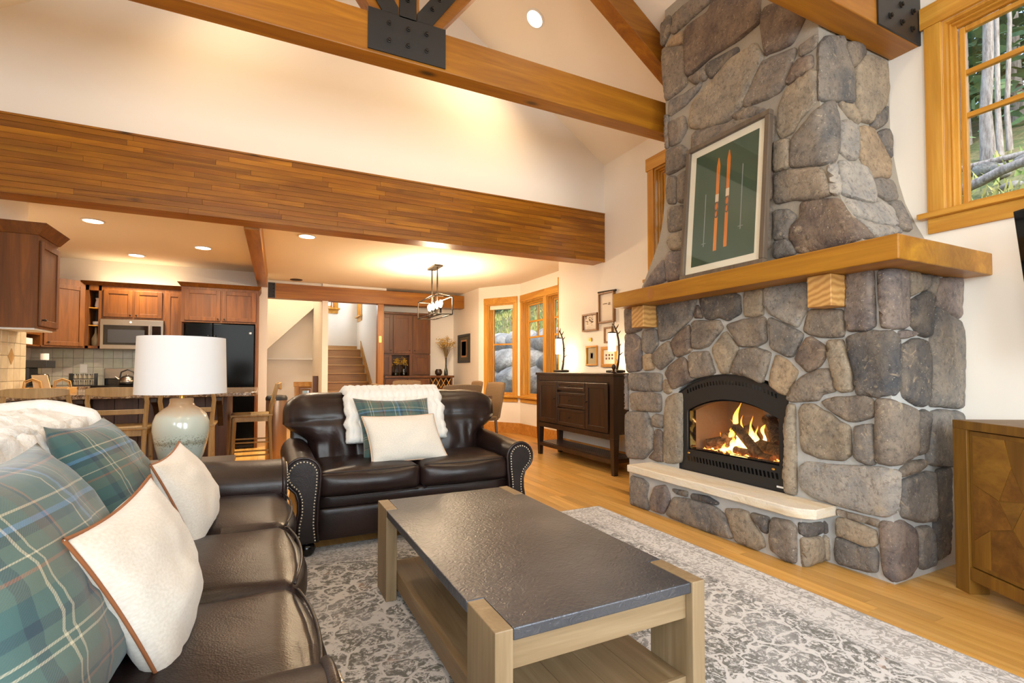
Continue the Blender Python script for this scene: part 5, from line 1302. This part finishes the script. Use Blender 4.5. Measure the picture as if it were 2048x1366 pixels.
# ================================================================ kitchen
M_gran = MT('granite', .18, lin(120, 104, 88), coat=.3)
_v = M_gran.coord(); _n = M_gran.noise(_v, 45, 6, .75, .6); _n2 = M_gran.noise(_v, 9, 4, .6)
M_gran.link(M_gran.mix(M_gran.ramp(_n2, [(.4, (0, 0, 0)), (.65, (.6, .6, .6))]), M_gran.ramp(_n, [(.36, lin(48, 38, 32)), (.5, lin(128, 104, 82)), (.62, lin(206, 190, 166))]), lin(96, 70, 50)), 'Base Color'); M_gran = M_gran.m
M_pan = wood('peninsula_panel', (96, 62, 44), (66, 40, 28), 2, .45, 1.0, tint=.12)
pe = thing('kitchen_peninsula', 'kitchen peninsula with granite bar top and dark panelled front', 'counter', (-1.1, 6.2, 0))
MB().prism([(LW+.001, 5.53, .892), (-.095, 5.53, .892), (-.05, 5.60, .892), (-.045, 7.05, .892), (LW+.001, 7.05, .892)], (0, 0, .04)).build('granite_top', M_gran, pe, bevel=.006)
box('carcass', M_pan, pe, LW+.001, 5.90, 0, -.335, 6.98, .89)
n = 9; 
for i in range(n):
    a = LW+.001+(-.33-LW)*i/n; b = LW+(-.33-LW)*(i+1)/n; box('panel_board', M_pan, pe, a+.002, 5.885, .0, b-.002, 5.90, .885, bevel=.002)
for i in range(4): box('end_board', M_pan, pe, -.335, 5.90+i*.27+.002, 0, -.322, 5.90+(i+1)*.27-.002, .885, bevel=.002)
for x in (-1.45, -.92, -.40):
    MB().prism([(x, 5.885, .885), (x, 5.60, .885), (x, 5.60, .85), (x, 5.72, .80), (x, 5.83, .68), (x, 5.885, .58)], (.05, 0, 0)).build('bracket', M_darkwood, pe, bevel=.003)
# bar stools
def bar_stool():
    r = thing('bar_stool', 'x', 'stool', group='bar stools at the kitchen peninsula')
    for s in (-1, 1):
        MB().tube([(s*.165, -.20, 0), (s*.17, -.185, .30), (s*.175, -.175, .60), (s*.185, -.19, .74), (s*.20, -.225, .88), (s*.185, -.25, .985)], [.014, .017, .019, .018, .017, .016], 8).build('back_post', M_stool, r, smooth=60)
        MB().tube([(s*.17, .20, 0), (s*.16, .175, .63)], [.014, .02], 8).build('leg', M_stool, r, smooth=60)
        MB().tube([(s*.168, .195, .22), (s*.168, -.19, .22)], .010, 6).build('stretcher', M_stool, r); MB().tube([(s*.165, .185, .36), (s*.17, -.18, .36)], .009, 6).build('stretcher', M_stool, r)
    m = MB()
    for (z0, z1, bow, nm) in ((.925, 1.005, .03, 'top_rail'), (.775, .815, .02, 'mid_rail')):
        mb = MB(); vs = []; K = 10
        for i in range(K+1):
            t = -1+2*i/K; x = .205*t if z0 > .9 else .185*t; yb = -.255 if z0 > .9 else -.205
            y = yb - bow*(1-t*t); zt = z1 - (.012*abs(t)**6 if z0 > .9 else 0); zb = z0 + (.022*abs(t)**2 if z0 > .9 else 0)
            vs += [(x, y-.012, zb), (x, y+.012, zb), (x, y+.010, zt), (x, y-.014, zt)]
        mb.add(vs, [(i*4+k, (i+1)*4+k, (i+1)*4+(k+1) % 4, i*4+(k+1) % 4) for i in range(K) for k in range(4)] + [(0, 1, 2, 3), (K*4+3, K*4+2, K*4+1, K*4)])
        mb.build(nm, M_stool, r, smooth=40, bevel=.004)
    MB().soft((0, 0, .652), (.205, .205, .016), .014, 6, fn=lambda q, p: q + V((0, 0, -.008*(1-p[0]**2)*(1-p[1]**2)*(p[2] > 0)))).build('seat', M_stool, r, smooth=50)
    MB().box(-.17, -.17, .585, .17, -.155, .637).box(-.17, .155, .585, .17, .17, .637).box(-.17, -.155, .585, -.155, .155, .637).box(.155, -.155, .585, .17, .155, .637).build('seat_rail', M_stool, r)
    MB().tube([(-.166, .19, .20), (.166, .19, .20)], .011, 6).build('foot_rail', M_iron, r)
    return r
b0 = bar_stool(); b0.location = (-1.585, 5.42, 0); b0['label'] = 'wooden bar stool beside the kitchen wall, nearest the hanging cabinet'
copy_tree(b0, None, (-1.075, 5.42, 0), 0, 'wooden bar stool second from the kitchen wall, its seat showing')
copy_tree(b0, None, (-.585, 5.42, 0), 0, 'wooden bar stool hidden behind the ceramic table lamp')
copy_tree(b0, None, (-.10, 6.32, 0), radians(90), 'wooden bar stool seen from the side at the end of the peninsula')
# hanging cabinet on the left-hand wall
hc = thing('hanging_cabinet', 'cherry wall cabinet hanging over the end of the peninsula', 'cabinet', (-1.83, 5.75, 1.5))
box('body', M_cab, hc, LW+.001, 5.52, 1.50, -1.70, 5.98, 2.30)
fx = Fr((-1.70, 5.52, 0), (0, 1, 0), (0, 0, 1), (1, 0, 0))
panel_door(hc, fx, .03, .45, 1.52, 2.24, M_cab, [(.065, 1.57)])
MB().hexa([(LW+.001, 5.51, 2.28), (-1.69, 5.51, 2.28), (-1.69, 5.99, 2.28), (LW+.001, 5.99, 2.28), (LW+.001, 5.46, 2.375), (-1.63, 5.46, 2.375), (-1.63, 6.04, 2.375), (LW+.001, 6.04, 2.375)]).build('crown', M_cab, hc, bevel=.004)
box('light_strip', M_white, hc, LW+.02, 5.55, 1.485, -1.72, 5.95, 1.50)
# wall tiles
M_tile = MT('cream_tile', .35, lin(214, 200, 172)); 
M_tile.link(M_tile.mix(1.0, M_tile.n('ObjectInfo').outputs['Color'], M_tile.ramp(M_tile.noise(M_tile.coord('Object', rnd=7), 14, 4), [(.3, (.86, .84, .8)), (.7, (1, 1, 1))]), 'MULTIPLY'), 'Base Color'); M_tile = M_tile.m
ts = thing('tile_splashback', 'cream tile splashback with diamond inset on the left kitchen wall', 'tiles', (LW, 5.84, .935))
ft_ = Fr((LW, 5.53, .935), (0, 1, 0), (0, 0, 1), (1, 0, 0))
fbox('grout', plain('grout', (176, 160, 132), .9), ts, ft_, 0, 0, .0005, .62, .56, .003)
def tilec(): k = random.uniform(.9, 1.04); return tuple(x*k for x in lin(222, 206, 174))
nn = 5; s_ = .62/5; mesh_t = None
for i in range(5):
    for j in range(5):
        if j*s_*.92 > .55: continue
        fbox('tile', M_tile, ts, ft_, i*s_+.003, j*.112+.002, .003, (i+1)*s_-.003, (j+1)*.112-.002, .010, bevel=.002, color=tilec())
for (a, b) in ((.31, .33),):
    MB().prism([ft_.P(a-.06, b, .010), ft_.P(a, b-.07, .010), ft_.P(a+.06, b, .010), ft_.P(a, b+.07, .010)], ft_.n*.004).build('diamond_tile', M_tile, ts, color=lin(186, 148, 92))
bs = thing('tile_splashback', 'pale square tiles on the kitchen back wall above the range', 'tiles', (-1.9, 8.95, .935))
fk = Fr((-2.80, 8.95, .935), (1, 0, 0), (0, 0, 1), (0, -1, 0))
fbox('grout', plain('grey_grout', (150, 142, 126), .9), bs, fk, 0, 0, .0005, 1.78, .50, .003)
for i in range(16):
    for j in range(4):
        fbox('tile', M_tile, bs, fk, i*.111+.002, j*.125+.002, .003, (i+1)*.111-.002, (j+1)*.125-.002, .009, bevel=.002, color=tuple(x*random.uniform(.95, 1.05) for x in lin(206, 204, 188)))
# back and side counters
kc = thing('kitchen_counter', 'granite counter with cherry base cabinets along the kitchen walls', 'counter', (-2.3, 8.5, 0))
MB().box(-2.799, 6.3, .89, -2.2, 8.30, .93).box(-2.799, 8.30, .89, -2.005, 8.949, .93).build('granite_top', M_gran, kc, bevel=.004)
MB().box(-2.799, 6.3, 0, -2.24, 8.34, .89).box(-2.799, 8.34, 0, -2.005, 8.949, .89).build('base_cabinets', M_cab, kc)
k2 = thing('kitchen_counter', 'short granite counter between the range and the refrigerator', 'counter', (-1.1, 8.6, 0))
box('granite_top', M_gran, k2, -1.255, 8.30, .89, -1.0, 8.949, .93, bevel=.004); box('base_cabinet', M_cab, k2, -1.255, 8.34, 0, -1.0, 8.949, .89)
# upper cabinets
fu = Fr((-2.16, 8.62, 0), (1, 0, 0), (0, 0, 1), (0, -1, 0))
uc = thing('open_shelf_cabinet', 'narrow open cherry shelf unit beside the microwave', 'cabinet', (-2.05, 8.8, 1.44))
x0, x1 = -2.155, -1.985
MB().box(x0, 8.62, 1.44, x0+.035, 8.949, 2.30).box(x1-.03, 8.62, 1.44, x1, 8.949, 2.30).box(x0, 8.62, 1.44, x1, 8.949, 1.475).box(x0, 8.62, 2.23, x1, 8.949, 2.30).build('side_frame', M_cab, uc)
box('back_panel', M_darkwood, uc, x0+.03, 8.93, 1.47, x1-.03, 8.948, 2.24)
for z in (1.745, 1.985): box('shelf', M_trim, uc, x0+.035, 8.63, z, x1-.03, 8.93, z+.012)
um = thing('wall_cabinet', 'two-door cherry wall cabinet above the microwave', 'cabinet', (-1.63, 8.8, 1.85))
box('body', M_cab, um, -1.984, 8.62, 1.845, -1.265, 8.949, 2.30)
panel_door(um, fu, .20, .525, 1.875, 2.25, M_cab, [(.50, 1.905)]); panel_door(um, fu, .545, .865, 1.875, 2.25, M_cab, [(.57, 1.905)])
un = thing('wall_cabinet', 'narrow one-door cherry wall cabinet beside the refrigerator', 'cabinet', (-1.16, 8.8, 1.44))
box('body', M_cab, un, -1.264, 8.62, 1.44, -1.035, 8.949, 2.30); panel_door(un, fu, .91, 1.11, 1.46, 2.25, M_cab)
cr = thing('cabinet_crown', 'cherry crown moulding along the tops of the wall cabinets', 'moulding', (-1.6, 8.7, 2.30))
MB().hexa([(-2.20, 8.61, 2.30), (-1.04, 8.61, 2.30), (-1.04, 8.94, 2.30), (-2.20, 8.94, 2.30), (-2.20, 8.56, 2.35), (-1.04, 8.56, 2.35), (-1.04, 8.94, 2.35), (-2.20, 8.94, 2.35)]).build('moulding', M_cab, cr)
cc_ = thing('corner_cabinet', 'diagonal cherry corner wall cabinet with one tall door', 'cabinet', (-2.4, 8.6, 1.44))
MB().prism([(-2.157, 8.62, 1.44), (-2.157, 8.949, 1.44), (-2.799, 8.949, 1.44), (-2.799, 8.28, 1.44), (-2.50, 8.28, 1.44)], (0, 0, .90)).build('body', M_cab, cc_)
p, q = V((-2.50, 8.28, 0)), V((-2.157, 8.62, 0)); fd, Ld = wframe(p, q, (-1, 7, 0))
panel_door(cc_, fd, .02, Ld-.02, 1.46, 2.26, M_cab, [(.06, 1.50)])
lcab = thing('wall_cabinet', 'cherry wall cabinet with open letter shelf behind the hanging cabinet', 'cabinet', (-2.65, 7.9, 1.44))
MB().box(-2.799, 7.45, 1.58, -2.50, 8.275, 2.32).box(-2.799, 7.45, 1.44, -2.50, 7.48, 1.58).box(-2.799, 8.245, 1.44, -2.50, 8.275, 1.58).box(-2.799, 7.45, 1.44, -2.50, 8.275, 1.455).build('body', M_cab, lcab)
pa = thing('paper_stack', 'white folded papers on the open letter shelf', 'papers', (-2.62, 8.0, 1.456)); box('papers', M_white, pa, -2.74, 7.75, 1.456, -2.51, 8.05, 1.53)
# refrigerator and its cabinet
fr_ = thing('refrigerator', 'tall glossy black two-door refrigerator', 'refrigerator', (-.54, 8.6, 0))
box('body', M_black, fr_, -.965, 8.34, .01, -.115, 8.94, 1.80)
for (a, b) in ((-.965, -.643), (-.638, -.115)): 
    d = box('door', M_fridge, fr_, a, 8.27, .06, b, 8.338, 1.805, bevel=.008)
    xh = b-.05 if a < -.9 else a+.03
    MB().tube([(xh, 8.262, .55), (xh, 8.235, .58), (xh, 8.235, 1.60), (xh, 8.262, 1.63)], .010, 8).build('handle', M_fridge, d, smooth=60)
MB().lathe([(.02, 0), (.02, .006), (.01, .008)], (-.17, 8.27, 1.68), 12, Fr((0, 0, 0), (1, 0, 0), (0, 0, 1), (0, -1, 0))).build('badge', M_steel, fr_)
fcab = thing('wall_cabinet', 'two-door cherry cabinet above the black refrigerator', 'cabinet', (-.54, 8.6, 1.82))
box('body', M_cab, fcab, -1.032, 8.32, 1.82, -.062, 8.949, 2.33); box('side_panel', M_cab, fcab, -.105, 8.32, 0, -.062, 8.949, 1.82)
ff_ = Fr((-1.03, 8.32, 0), (1, 0, 0), (0, 0, 1), (0, -1, 0))
panel_door(fcab, ff_, .04, .475, 1.845, 2.28, M_cab, [(.445, 1.875)]); panel_door(fcab, ff_, .495, .93, 1.845, 2.28, M_cab, [(.525, 1.875)])
MB().hexa([(-1.04, 8.31, 2.32), (-.055, 8.31, 2.32), (-.055, 8.94, 2.32), (-1.04, 8.94, 2.32), (-1.08, 8.26, 2.375), (-.03, 8.26, 2.375), (-.03, 8.94, 2.375), (-1.08, 8.94, 2.375)]).build('crown', M_cab, fcab, bevel=.004)
# microwave
mw = thing('microwave', 'stainless over-the-range microwave with black window', 'microwave', (-1.63, 8.75, 1.43))
box('body', M_steel, mw, -1.985, 8.56, 1.43, -1.267, 8.94, 1.843, bevel=.006)
fm = Fr((-1.985, 8.56, 1.43), (1, 0, 0), (0, 0, 1), (0, -1, 0))
fbox('window', M_blackgloss, mw, fm, .04, .06, 0, .54, .33, .006); fbox('window_mesh', plain('microwave_mesh', (52, 52, 56), .4), mw, fm, .09, .09, .006, .50, .27, .008)
fbox('control_panel', M_blackgloss, mw, fm, .585, .06, 0, .69, .33, .006); fbox('handle', M_steel, mw, fm, .545, .05, .006, .577, .34, .035, bevel=.006)
MB().lathe([(.014, 0), (.014, .004), (.008, .005)], fm.P(.34, .375), 12, Fr((0, 0, 0), (1, 0, 0), (0, 0, 1), (0, -1, 0))).build('badge', M_white, mw)
# range
rg = thing('kitchen_range', 'stainless kitchen range with black glass cooktop', 'range', (-1.63, 8.6, 0))
box('body', M_steel, rg, -2.0, 8.30, .0, -1.26, 8.94, .90); box('cooktop', M_blackgloss, rg, -2.003, 8.27, .90, -1.257, 8.93, .945, bevel=.006)
box('backguard', M_steel, rg, -1.995, 8.86, 1.02, -1.265, 8.93, 1.17, bevel=.008); box('backguard_base', M_blackgloss, rg, -1.99, 8.87, .945, -1.27, 8.93, 1.02)
box('oven_window', M_blackgloss, rg, -1.9, 8.295, .3, -1.36, 8.30, .65)
ke = thing('kettle', 'round stainless kettle on the range', 'kettle', (-1.66, 8.52, .946)); o = V((-1.66, 8.52, .946))
MB().lathe([(.085, 0), (.10, .015), (.10, .05), (.085, .09), (.05, .115), (.015, .125), (.012, .14)], o, 20).build('body', M_steel, ke, smooth=50)
MB().tube([o+V((-.085, 0, .09)), o+V((-.07, 0, .17)), o+V((0, 0, .205)), o+V((.07, 0, .17)), o+V((.085, 0, .09))], .010, 8).build('handle', M_black, ke, smooth=60)
MB().tube([o+V((-.08, 0, .06)), o+V((-.14, 0, .11))], [.018, .010], 8).build('spout', M_steel, ke, smooth=60)
# ceramics on the open shelf
pi_ = thing('pitcher', 'small white pitcher on the top open shelf', 'pitcher', (-2.05, 8.75, 1.998)); MB().lathe([(.025, 0), (.038, .03), (.03, .08), (.022, .11), (.032, .14)], (-2.05, 8.75, 1.998), 14).build('pitcher_body', M_white, pi_, smooth=60)
MB().tube([(-2.02, 8.75, 2.10), (-1.995, 8.75, 2.08), (-2.0, 8.75, 2.03), (-2.02, 8.75, 2.02)], .005, 6).build('handle', M_white, pi_)
cu = thing('sugar_bowl', 'small white bowl on the middle open shelf', 'bowl', (-2.06, 8.75, 1.758)); MB().lathe([(.03, 0), (.045, .02), (.048, .05), (.042, .055)], (-2.06, 8.75, 1.758), 14).build('bowl', M_white, cu, smooth=60)
bo = thing('painted_bottle', 'tall painted ceramic bottle on the bottom open shelf', 'bottle', (-2.07, 8.75, 1.476)); MB().lathe([(.035, 0), (.045, .02), (.048, .10), (.03, .14), (.014, .18), (.012, .25), (.008, .255)], (-2.07, 8.75, 1.476), 14).build('bottle', plain('painted_clay', (150, 130, 96), .5), bo, smooth=60)
# spice jars
sr = thing('spice_rack', 'small black rack standing on the back counter', 'rack', (-2.17, 8.62, .931)); box('shelf', M_black, sr, -2.29, 8.55, .931, -2.03, 8.68, .945); box('shelf', M_black, sr, -2.29, 8.60, 1.02, -2.03, 8.68, 1.03); box('side', M_black, sr, -2.295, 8.55, .931, -2.285, 8.68, 1.10); box('side', M_black, sr, -2.03, 8.55, .931, -2.02, 8.68, 1.10)
M_spice = plain('spice', (150, 140, 120), .4); j0 = None
for j in range(2):
    for i in range(5):
        loc = (-2.255+i*.05, 8.64, .946+j*.085)
        if j0 is None:
            j0 = thing('spice_jar', 'little glass spice jar with silver lid on the lower shelf of the black rack', 'jar', loc, group='spice jars in the rack')
            MB().lathe([(.020, 0), (.020, .042)], loc, 10).build('jar', M_spice, j0, smooth=40); MB().lathe([(.021, .043), (.021, .06)], loc, 10).build('lid', M_steel, j0, smooth=40)
        else: copy_tree(j0, None, loc, label='little glass spice jar with silver lid on the %s shelf of the black rack' % ('lower', 'upper')[j])
# coffee maker, kettle, utensils on the side counter and things on the peninsula
cm = thing('coffee_maker', 'black coffee maker on the side counter', 'coffee maker', (-2.38, 7.8, .931))
MB().box(-2.52, 7.68, .931, -2.28, 7.95, .965).box(-2.52, 7.68, .965, -2.42, 7.95, 1.17).box(-2.52, 7.68, 1.17, -2.26, 7.95, 1.26).build('body', M_black, cm, bevel=.008)
MB().lathe([(.05, 0), (.065, .03), (.06, .11), (.05, .13)], (-2.34, 7.82, .967), 14).build('carafe', M_steel, cm, smooth=50)
mg = thing('mug', 'white mug on top of the black coffee maker', 'mug', (-2.32, 7.8, 1.261)); MB().lathe([(.035, 0), (.04, .005), (.04, .08), (.036, .08)], (-2.32, 7.8, 1.261), 14).build('cup', M_white, mg, smooth=40)
tr_ = thing('wicker_tray', 'wicker tray with rope handles on the peninsula', 'tray', (-1.72, 6.0, .933))
M_rope = plain('rope_wicker', (196, 152, 86), .8)
box('floor', M_rope, tr_, -1.93, 5.85, .933, -1.58, 6.12, .94)
for q in ((-1.93, 5.85, -1.58, 5.86), (-1.93, 6.11, -1.58, 6.12), (-1.93, 5.86, -1.92, 6.11), (-1.59, 5.86, -1.58, 6.11)): box('wall', M_rope, tr_, q[0], q[1], .94, q[2], q[3], .985, bevel=.003)
for x in (-1.86, -1.65):
    for w in (0, .012): MB().tube([(x-.055-w, 5.985, .975), (x-.045-w, 5.985, 1.03+w), (x, 5.985, 1.055+w), (x+.045+w, 5.985, 1.03+w), (x+.055+w, 5.985, .975)], .006, 6).build('rope_handle', M_rope, tr_, smooth=60)
bk = thing('recipe_cards', 'tan recipe cards leaning in the wicker tray', 'cards', (-1.80, 6.08, .941))
MB().hexa([(-1.86, 6.03, .942), (-1.74, 6.03, .942), (-1.74, 6.05, .942), (-1.86, 6.05, .942), (-1.90, 6.08, 1.10), (-1.79, 6.08, 1.10), (-1.79, 6.10, 1.10), (-1.90, 6.10, 1.10)]).build('cards', plain('card_tan', (206, 180, 140), .8), bk)
pm = thing('placemat', 'dark striped placemat lying on the peninsula', 'placemat', (-1.2, 6.2, .933)); box('mat', plain('placemat_dark', (70, 56, 46), .8), pm, -1.45, 6.0, .933, -.98, 6.35, .938)
ol = thing('wall_outlet', 'white outlet plate on the back splashback', 'outlet', (-2.30, 8.94, 1.13)); fbox('plate', M_white, ol, fk, .52, .17, .009, .60, .29, .015)
tc = thing('trash_can', 'copper-coloured bin with a black lid beside the peninsula', 'bin', (.16, 6.95, 0))
MB().lathe([(.115, 0), (.12, .01), (.12, .76), (.118, .77)], (.16, 6.95, 0), 24).build('can', plain('brushed_copper', (170, 140, 116), .35, metal=.8), tc, smooth=40)
MB().lathe([(.125, .77), (.125, .80), (.11, .825), (.03, .835)], (.16, 6.95, 0), 24).build('lid', M_black, tc, smooth=40)
light('cove_light', 'AREA', (-1.6, 8.80, 2.37), 2.2, (1.0, .80, .48), size=(1.0, .12), target=(-1.6, 8.80, 3))
# staircase
M_riser_shade = wood('stair_oak_shaded', (190, 138, 70), (160, 108, 46), 0, .4, .9, tint=.06)  # oak painted darker on risers to stand in for shade under the nosings
sc_ = thing('staircase', 'oak staircase rising between plastered walls', 'stairs', (1.55, 9.9, 0))
for n_ in range(1, 10):
    y = 9.95+.26*(n_-1); z = .18*n_
    box('riser', M_riser_shade, sc_, 1.055, y, z-.18, 2.035, y+.02, z-.03); box('tread', M_stairs, sc_, 1.055, y-.04, z-.028, 2.035, y+(.285 if n_ < 9 else .555), z, bevel=.006)
box('landing_board', M_stairs, sc_, 1.055, 12.56, 1.62, 2.035, 12.585, 1.72)
MB().prism([(2.022, 9.86, .12), (2.022, 9.86, .34), (2.022, 12.0, 1.82), (2.022, 12.0, 1.60)], (.014, 0, 0)).build('stringer', M_stairs, sc_)
hr = thing('newel_panel', 'short wooden newel beside the stair wall', 'newel', (.89, 10.2, 0)); box('newel', M_hutch, hr, .86, 10.2, 0, .945, 10.35, 1.03, bevel=.004)
# ================================================================ outdoors: boulder bank and wooded hillside
def gz(x, y):
    b = .35*noise.noise((x*.35, y*.35, 0)) + .12*noise.noise((x*1.1, y*1.1, 4))
    if x < 5.0: z = -.25
    elif x < 6.4: z = -.25 + 2.3*(x-5.0)/1.4
    elif x < 8: z = 2.05 + .62*(x-6.4)
    else: z = 3.04 + .46*(x-8)
    return z + b*min(1, max(0, (x-4.6)/1.5))
M_hill = MT('forest_floor', .95, lin(96, 104, 62))
_v = M_hill.coord(); _n = M_hill.noise(_v, 1.1, 6, .7); _n2 = M_hill.noise(_v, 7, 6, .75)
M_hill.link(M_hill.mix(M_hill.ramp(_n2, [(.4, (0, 0, 0)), (.6, (1, 1, 1))]), M_hill.ramp(_n, [(.35, lin(110, 128, 70)), (.55, lin(150, 142, 98)), (.7, lin(132, 116, 88))]), M_hill.ramp(_n, [(.35, lin(74, 100, 56)), (.6, lin(120, 112, 74))])), 'Base Color')
M_hill.bump(_n2, .8, .15); M_hill = M_hill.m
xs = [4.4+.25*i for i in range(16)] + [8.4+.9*i for i in range(32)]; ysg = [-14+.7*i for i in range(70)]
vs = [(x, y, gz(x, y)) for x in xs for y in ysg]; n = len(ysg)
st(MB().add(vs, [(i*n+j, (i+1)*n+j, (i+1)*n+j+1, i*n+j+1) for i in range(len(xs)-1) for j in range(n-1)]).build('hillside', M_hill, smooth=180))
M_bould = MT('granite_boulder', .9, lin(150, 148, 142))
_v = M_bould.coord('Object', rnd=9); _n = M_bould.noise(_v, 2.2, 7, .7, .8)
M_bould.link(M_bould.ramp(_n, [(.3, lin(92, 92, 92)), (.5, lin(156, 154, 148)), (.7, lin(200, 198, 192))]), 'Base Color'); M_bould.bump(M_bould.noise(_v, 6, 8, .7), .9, .12); M_bould = M_bould.m
random.seed(21); nb = 0
LBLB = ['grey boulder seen through the bay window']
for row, (zc, xo) in enumerate(((.25, 5.35), (.80, 5.6), (1.35, 5.9), (1.85, 6.25))):
    y = 5.2 + row*.35
    while y < 14.5:
        ry = random.uniform(.38, .75); rz = random.uniform(.30, .42); y += ry
        sd = random.random()*99
        def fn(p, c=(xo, y, zc), sd=sd):
            d = p - V(c); k = 1 + .22*noise.noise((d.x*2+sd, d.y*2, d.z*2.4)) + .10*noise.noise((d.x*5, d.y*5+sd, d.z*5)); return V(c)+d*k
        b = MB().ball((xo, y, zc), (.5, ry, rz), 18, 12, fn)
        one('boulder', b, M_bould, (xo, y, zc-rz), LBLB[0], 'boulder', 'boulders banked outside the bay window', smooth=60)
        y += ry*.92; nb += 1
# trees
M_bark = MT('conifer_bark', .95, lin(140, 130, 124)); _v = M_bark.coord('Object', (6, 6, 1.2), rnd=5); _n = M_bark.noise(_v, 3, 6, .7)
M_bark.link(M_bark.ramp(_n, [(.3, lin(104, 92, 84)), (.6, lin(176, 168, 162))]), 'Base Color'); M_bark.bump(_n, .8, .05); M_bark = M_bark.m
M_leaf = MT('conifer_needles', .8, lin(84, 116, 92)); _v = M_leaf.coord('Object', rnd=5); _n = M_leaf.noise(_v, 1.3, 4, .7)
M_leaf.link(M_leaf.ramp(_n, [(.3, lin(58, 92, 74)), (.5, lin(96, 132, 92)), (.7, lin(146, 164, 104))]), 'Base Color'); M_leaf = M_leaf.m
def tree(x, y, h, r, lean, label, crown=True, dens=700, low=.25, cr=1.6, ls=1.0):
    z = gz(x, y)-.1; o = V((x, y, z)); t = thing('conifer_tree', label, 'tree', o, group='trees on the hillside')
    sd = random.random()*50
    path = [o+V((lean*k/8*h*.1+.08*noise.noise((k*.5, sd, 0)), lean*.6*k/8*h*.1+.08*noise.noise((k*.5, sd, 7)), h*k/8)) for k in range(9)]
    MB().tube(path, [r*(1.15-.75*k/8)*(1.25 if k == 0 else 1) for k in range(9)], 10).build('trunk', M_bark, t, smooth=60)
    if crown:
        mb = MB(); vs = []; fs = []
        for i in range(dens):
            f = low+(1-low)*random.random()**.8; a = random.random()*2*pi
            rr = cr*(1-f*.85)*sqrt(random.random())+.1
            c = o+V((rr*cos(a), rr*sin(a), h*f - rr*.35)); s = random.uniform(.10, .26)*ls
            d1 = V((cos(a), sin(a), random.uniform(-.7, .3))).normalized(); d2 = V((random.uniform(-1, 1), random.uniform(-1, 1), random.uniform(-.5, .5))).normalized()
            k = len(vs); vs += [c-d2*s*.35, c+d1*s, c+d2*s*.35, c-d1*s*.5]; fs.append((k, k+1, k+2, k+3))
        mb.add(vs, fs).build('crown', M_leaf, t)
    return t
random.seed(5)
front = [(14.0, 5.02, 9, .10, .0, 'tall pale trunk standing in the high window view'), (13.8, 4.78, 9, .045, -.1, 'thin crooked silver trunk beside the tall pale one'), (14.8, 4.95, 8, .045, -.2, 'thin grey trunk leaning behind the crooked silver one')]
for f in front: tree(*f, crown=True, dens=500, low=.55, cr=1.4)
placed = []
def spot(x, y, gap):
    if any((x-a)**2+(y-b)**2 < gap*gap for a, b in placed): return False
    placed.append((x, y)); return True
k = 0
while k < 34:
    x = random.uniform(16, 32); y = x*random.uniform(.16, .62)
    if spot(x, y, 1.7): tree(x, y, random.uniform(7, 12), random.uniform(.09, .17), random.uniform(-.15, .15), 'dense green conifer on the wooded hillside', dens=700, low=.03, cr=2.3, ls=1.9); k += 1
    elif random.random() < .02: k += 1
k = 0
while k < 22:
    x = random.uniform(8.2, 15); y = random.uniform(11, 30)
    if spot(x, y, 1.6): tree(x, y, random.uniform(2.6, 6.5), .06, 0, 'small bushy sapling above the boulder bank', dens=600, low=.03, cr=1.5, ls=1.4); k += 1
    elif random.random() < .02: k += 1
def flog(p, q, r, label):
    p, q = V(p), V(q); path = [p.lerp(q, k/8)+V((0, 0, .08*noise.noise((k*.6, p.x, 0)))) for k in range(9)]
    one('fallen_log', MB().tube(path, [r*(1-.4*k/8) for k in range(9)], 9), M_bark, tuple(p), label, 'log', smooth=60)
flog((9.7, 4.2, gz(9.7, 4.2)+.05), (9.0, 2.3, gz(9, 2.3)+.55), .085, 'long silver log lying across the slope in the high window view')
flog((11.5, 5.0, gz(11.5, 5)+.1), (11.2, 1.5, gz(11.2, 1.5)+.35), .06, 'thin fallen branch higher up the slope')
# undergrowth tufts
random.seed(9); vs = []; fs = []
for i in range(9000):
    x = 5.6+abs(random.gauss(0, 1))*3.2; y = random.uniform(-3, 18); z = gz(x, y); a = random.random()*2*pi; h = random.uniform(.06, .22); w = random.uniform(.015, .05)
    k = len(vs); vs += [(x-w*cos(a), y-w*sin(a), z-.02), (x+w*cos(a), y+w*sin(a), z-.02), (x+random.uniform(-.1, .1), y+random.uniform(-.1, .1), z+h)]; fs.append((k, k+1, k+2))
M_grass = MT('mossy_grass', .9, lin(126, 146, 76)); _n = M_grass.noise(M_grass.coord(), .9, 4)
M_grass.link(M_grass.ramp(_n, [(.35, lin(88, 122, 62)), (.6, lin(166, 162, 96))]), 'Base Color'); M_grass = M_grass.m
g = MB().add(vs, fs).build('grass', M_grass); tag(g, 'rough grass and moss growing on the hillside', 'grass', kind='stuff')
random.seed(4)
for i in range(40):
    x = random.uniform(7, 12); y = random.uniform(-1, 8); r = random.uniform(.06, .22); z = gz(x, y)
    b = MB().ball((x, y, z+r*.2), (r*1.2, r*1.3, r*.7), 8, 6, lambda p: p+V((.1, .1, .1))*.4*noise.noise(p*3))
    one('small_rock', b, M_bould, (x, y, z-r*.4), 'small pale rock scattered on the forest floor', 'rock', 'small rocks on the slope', smooth=60)
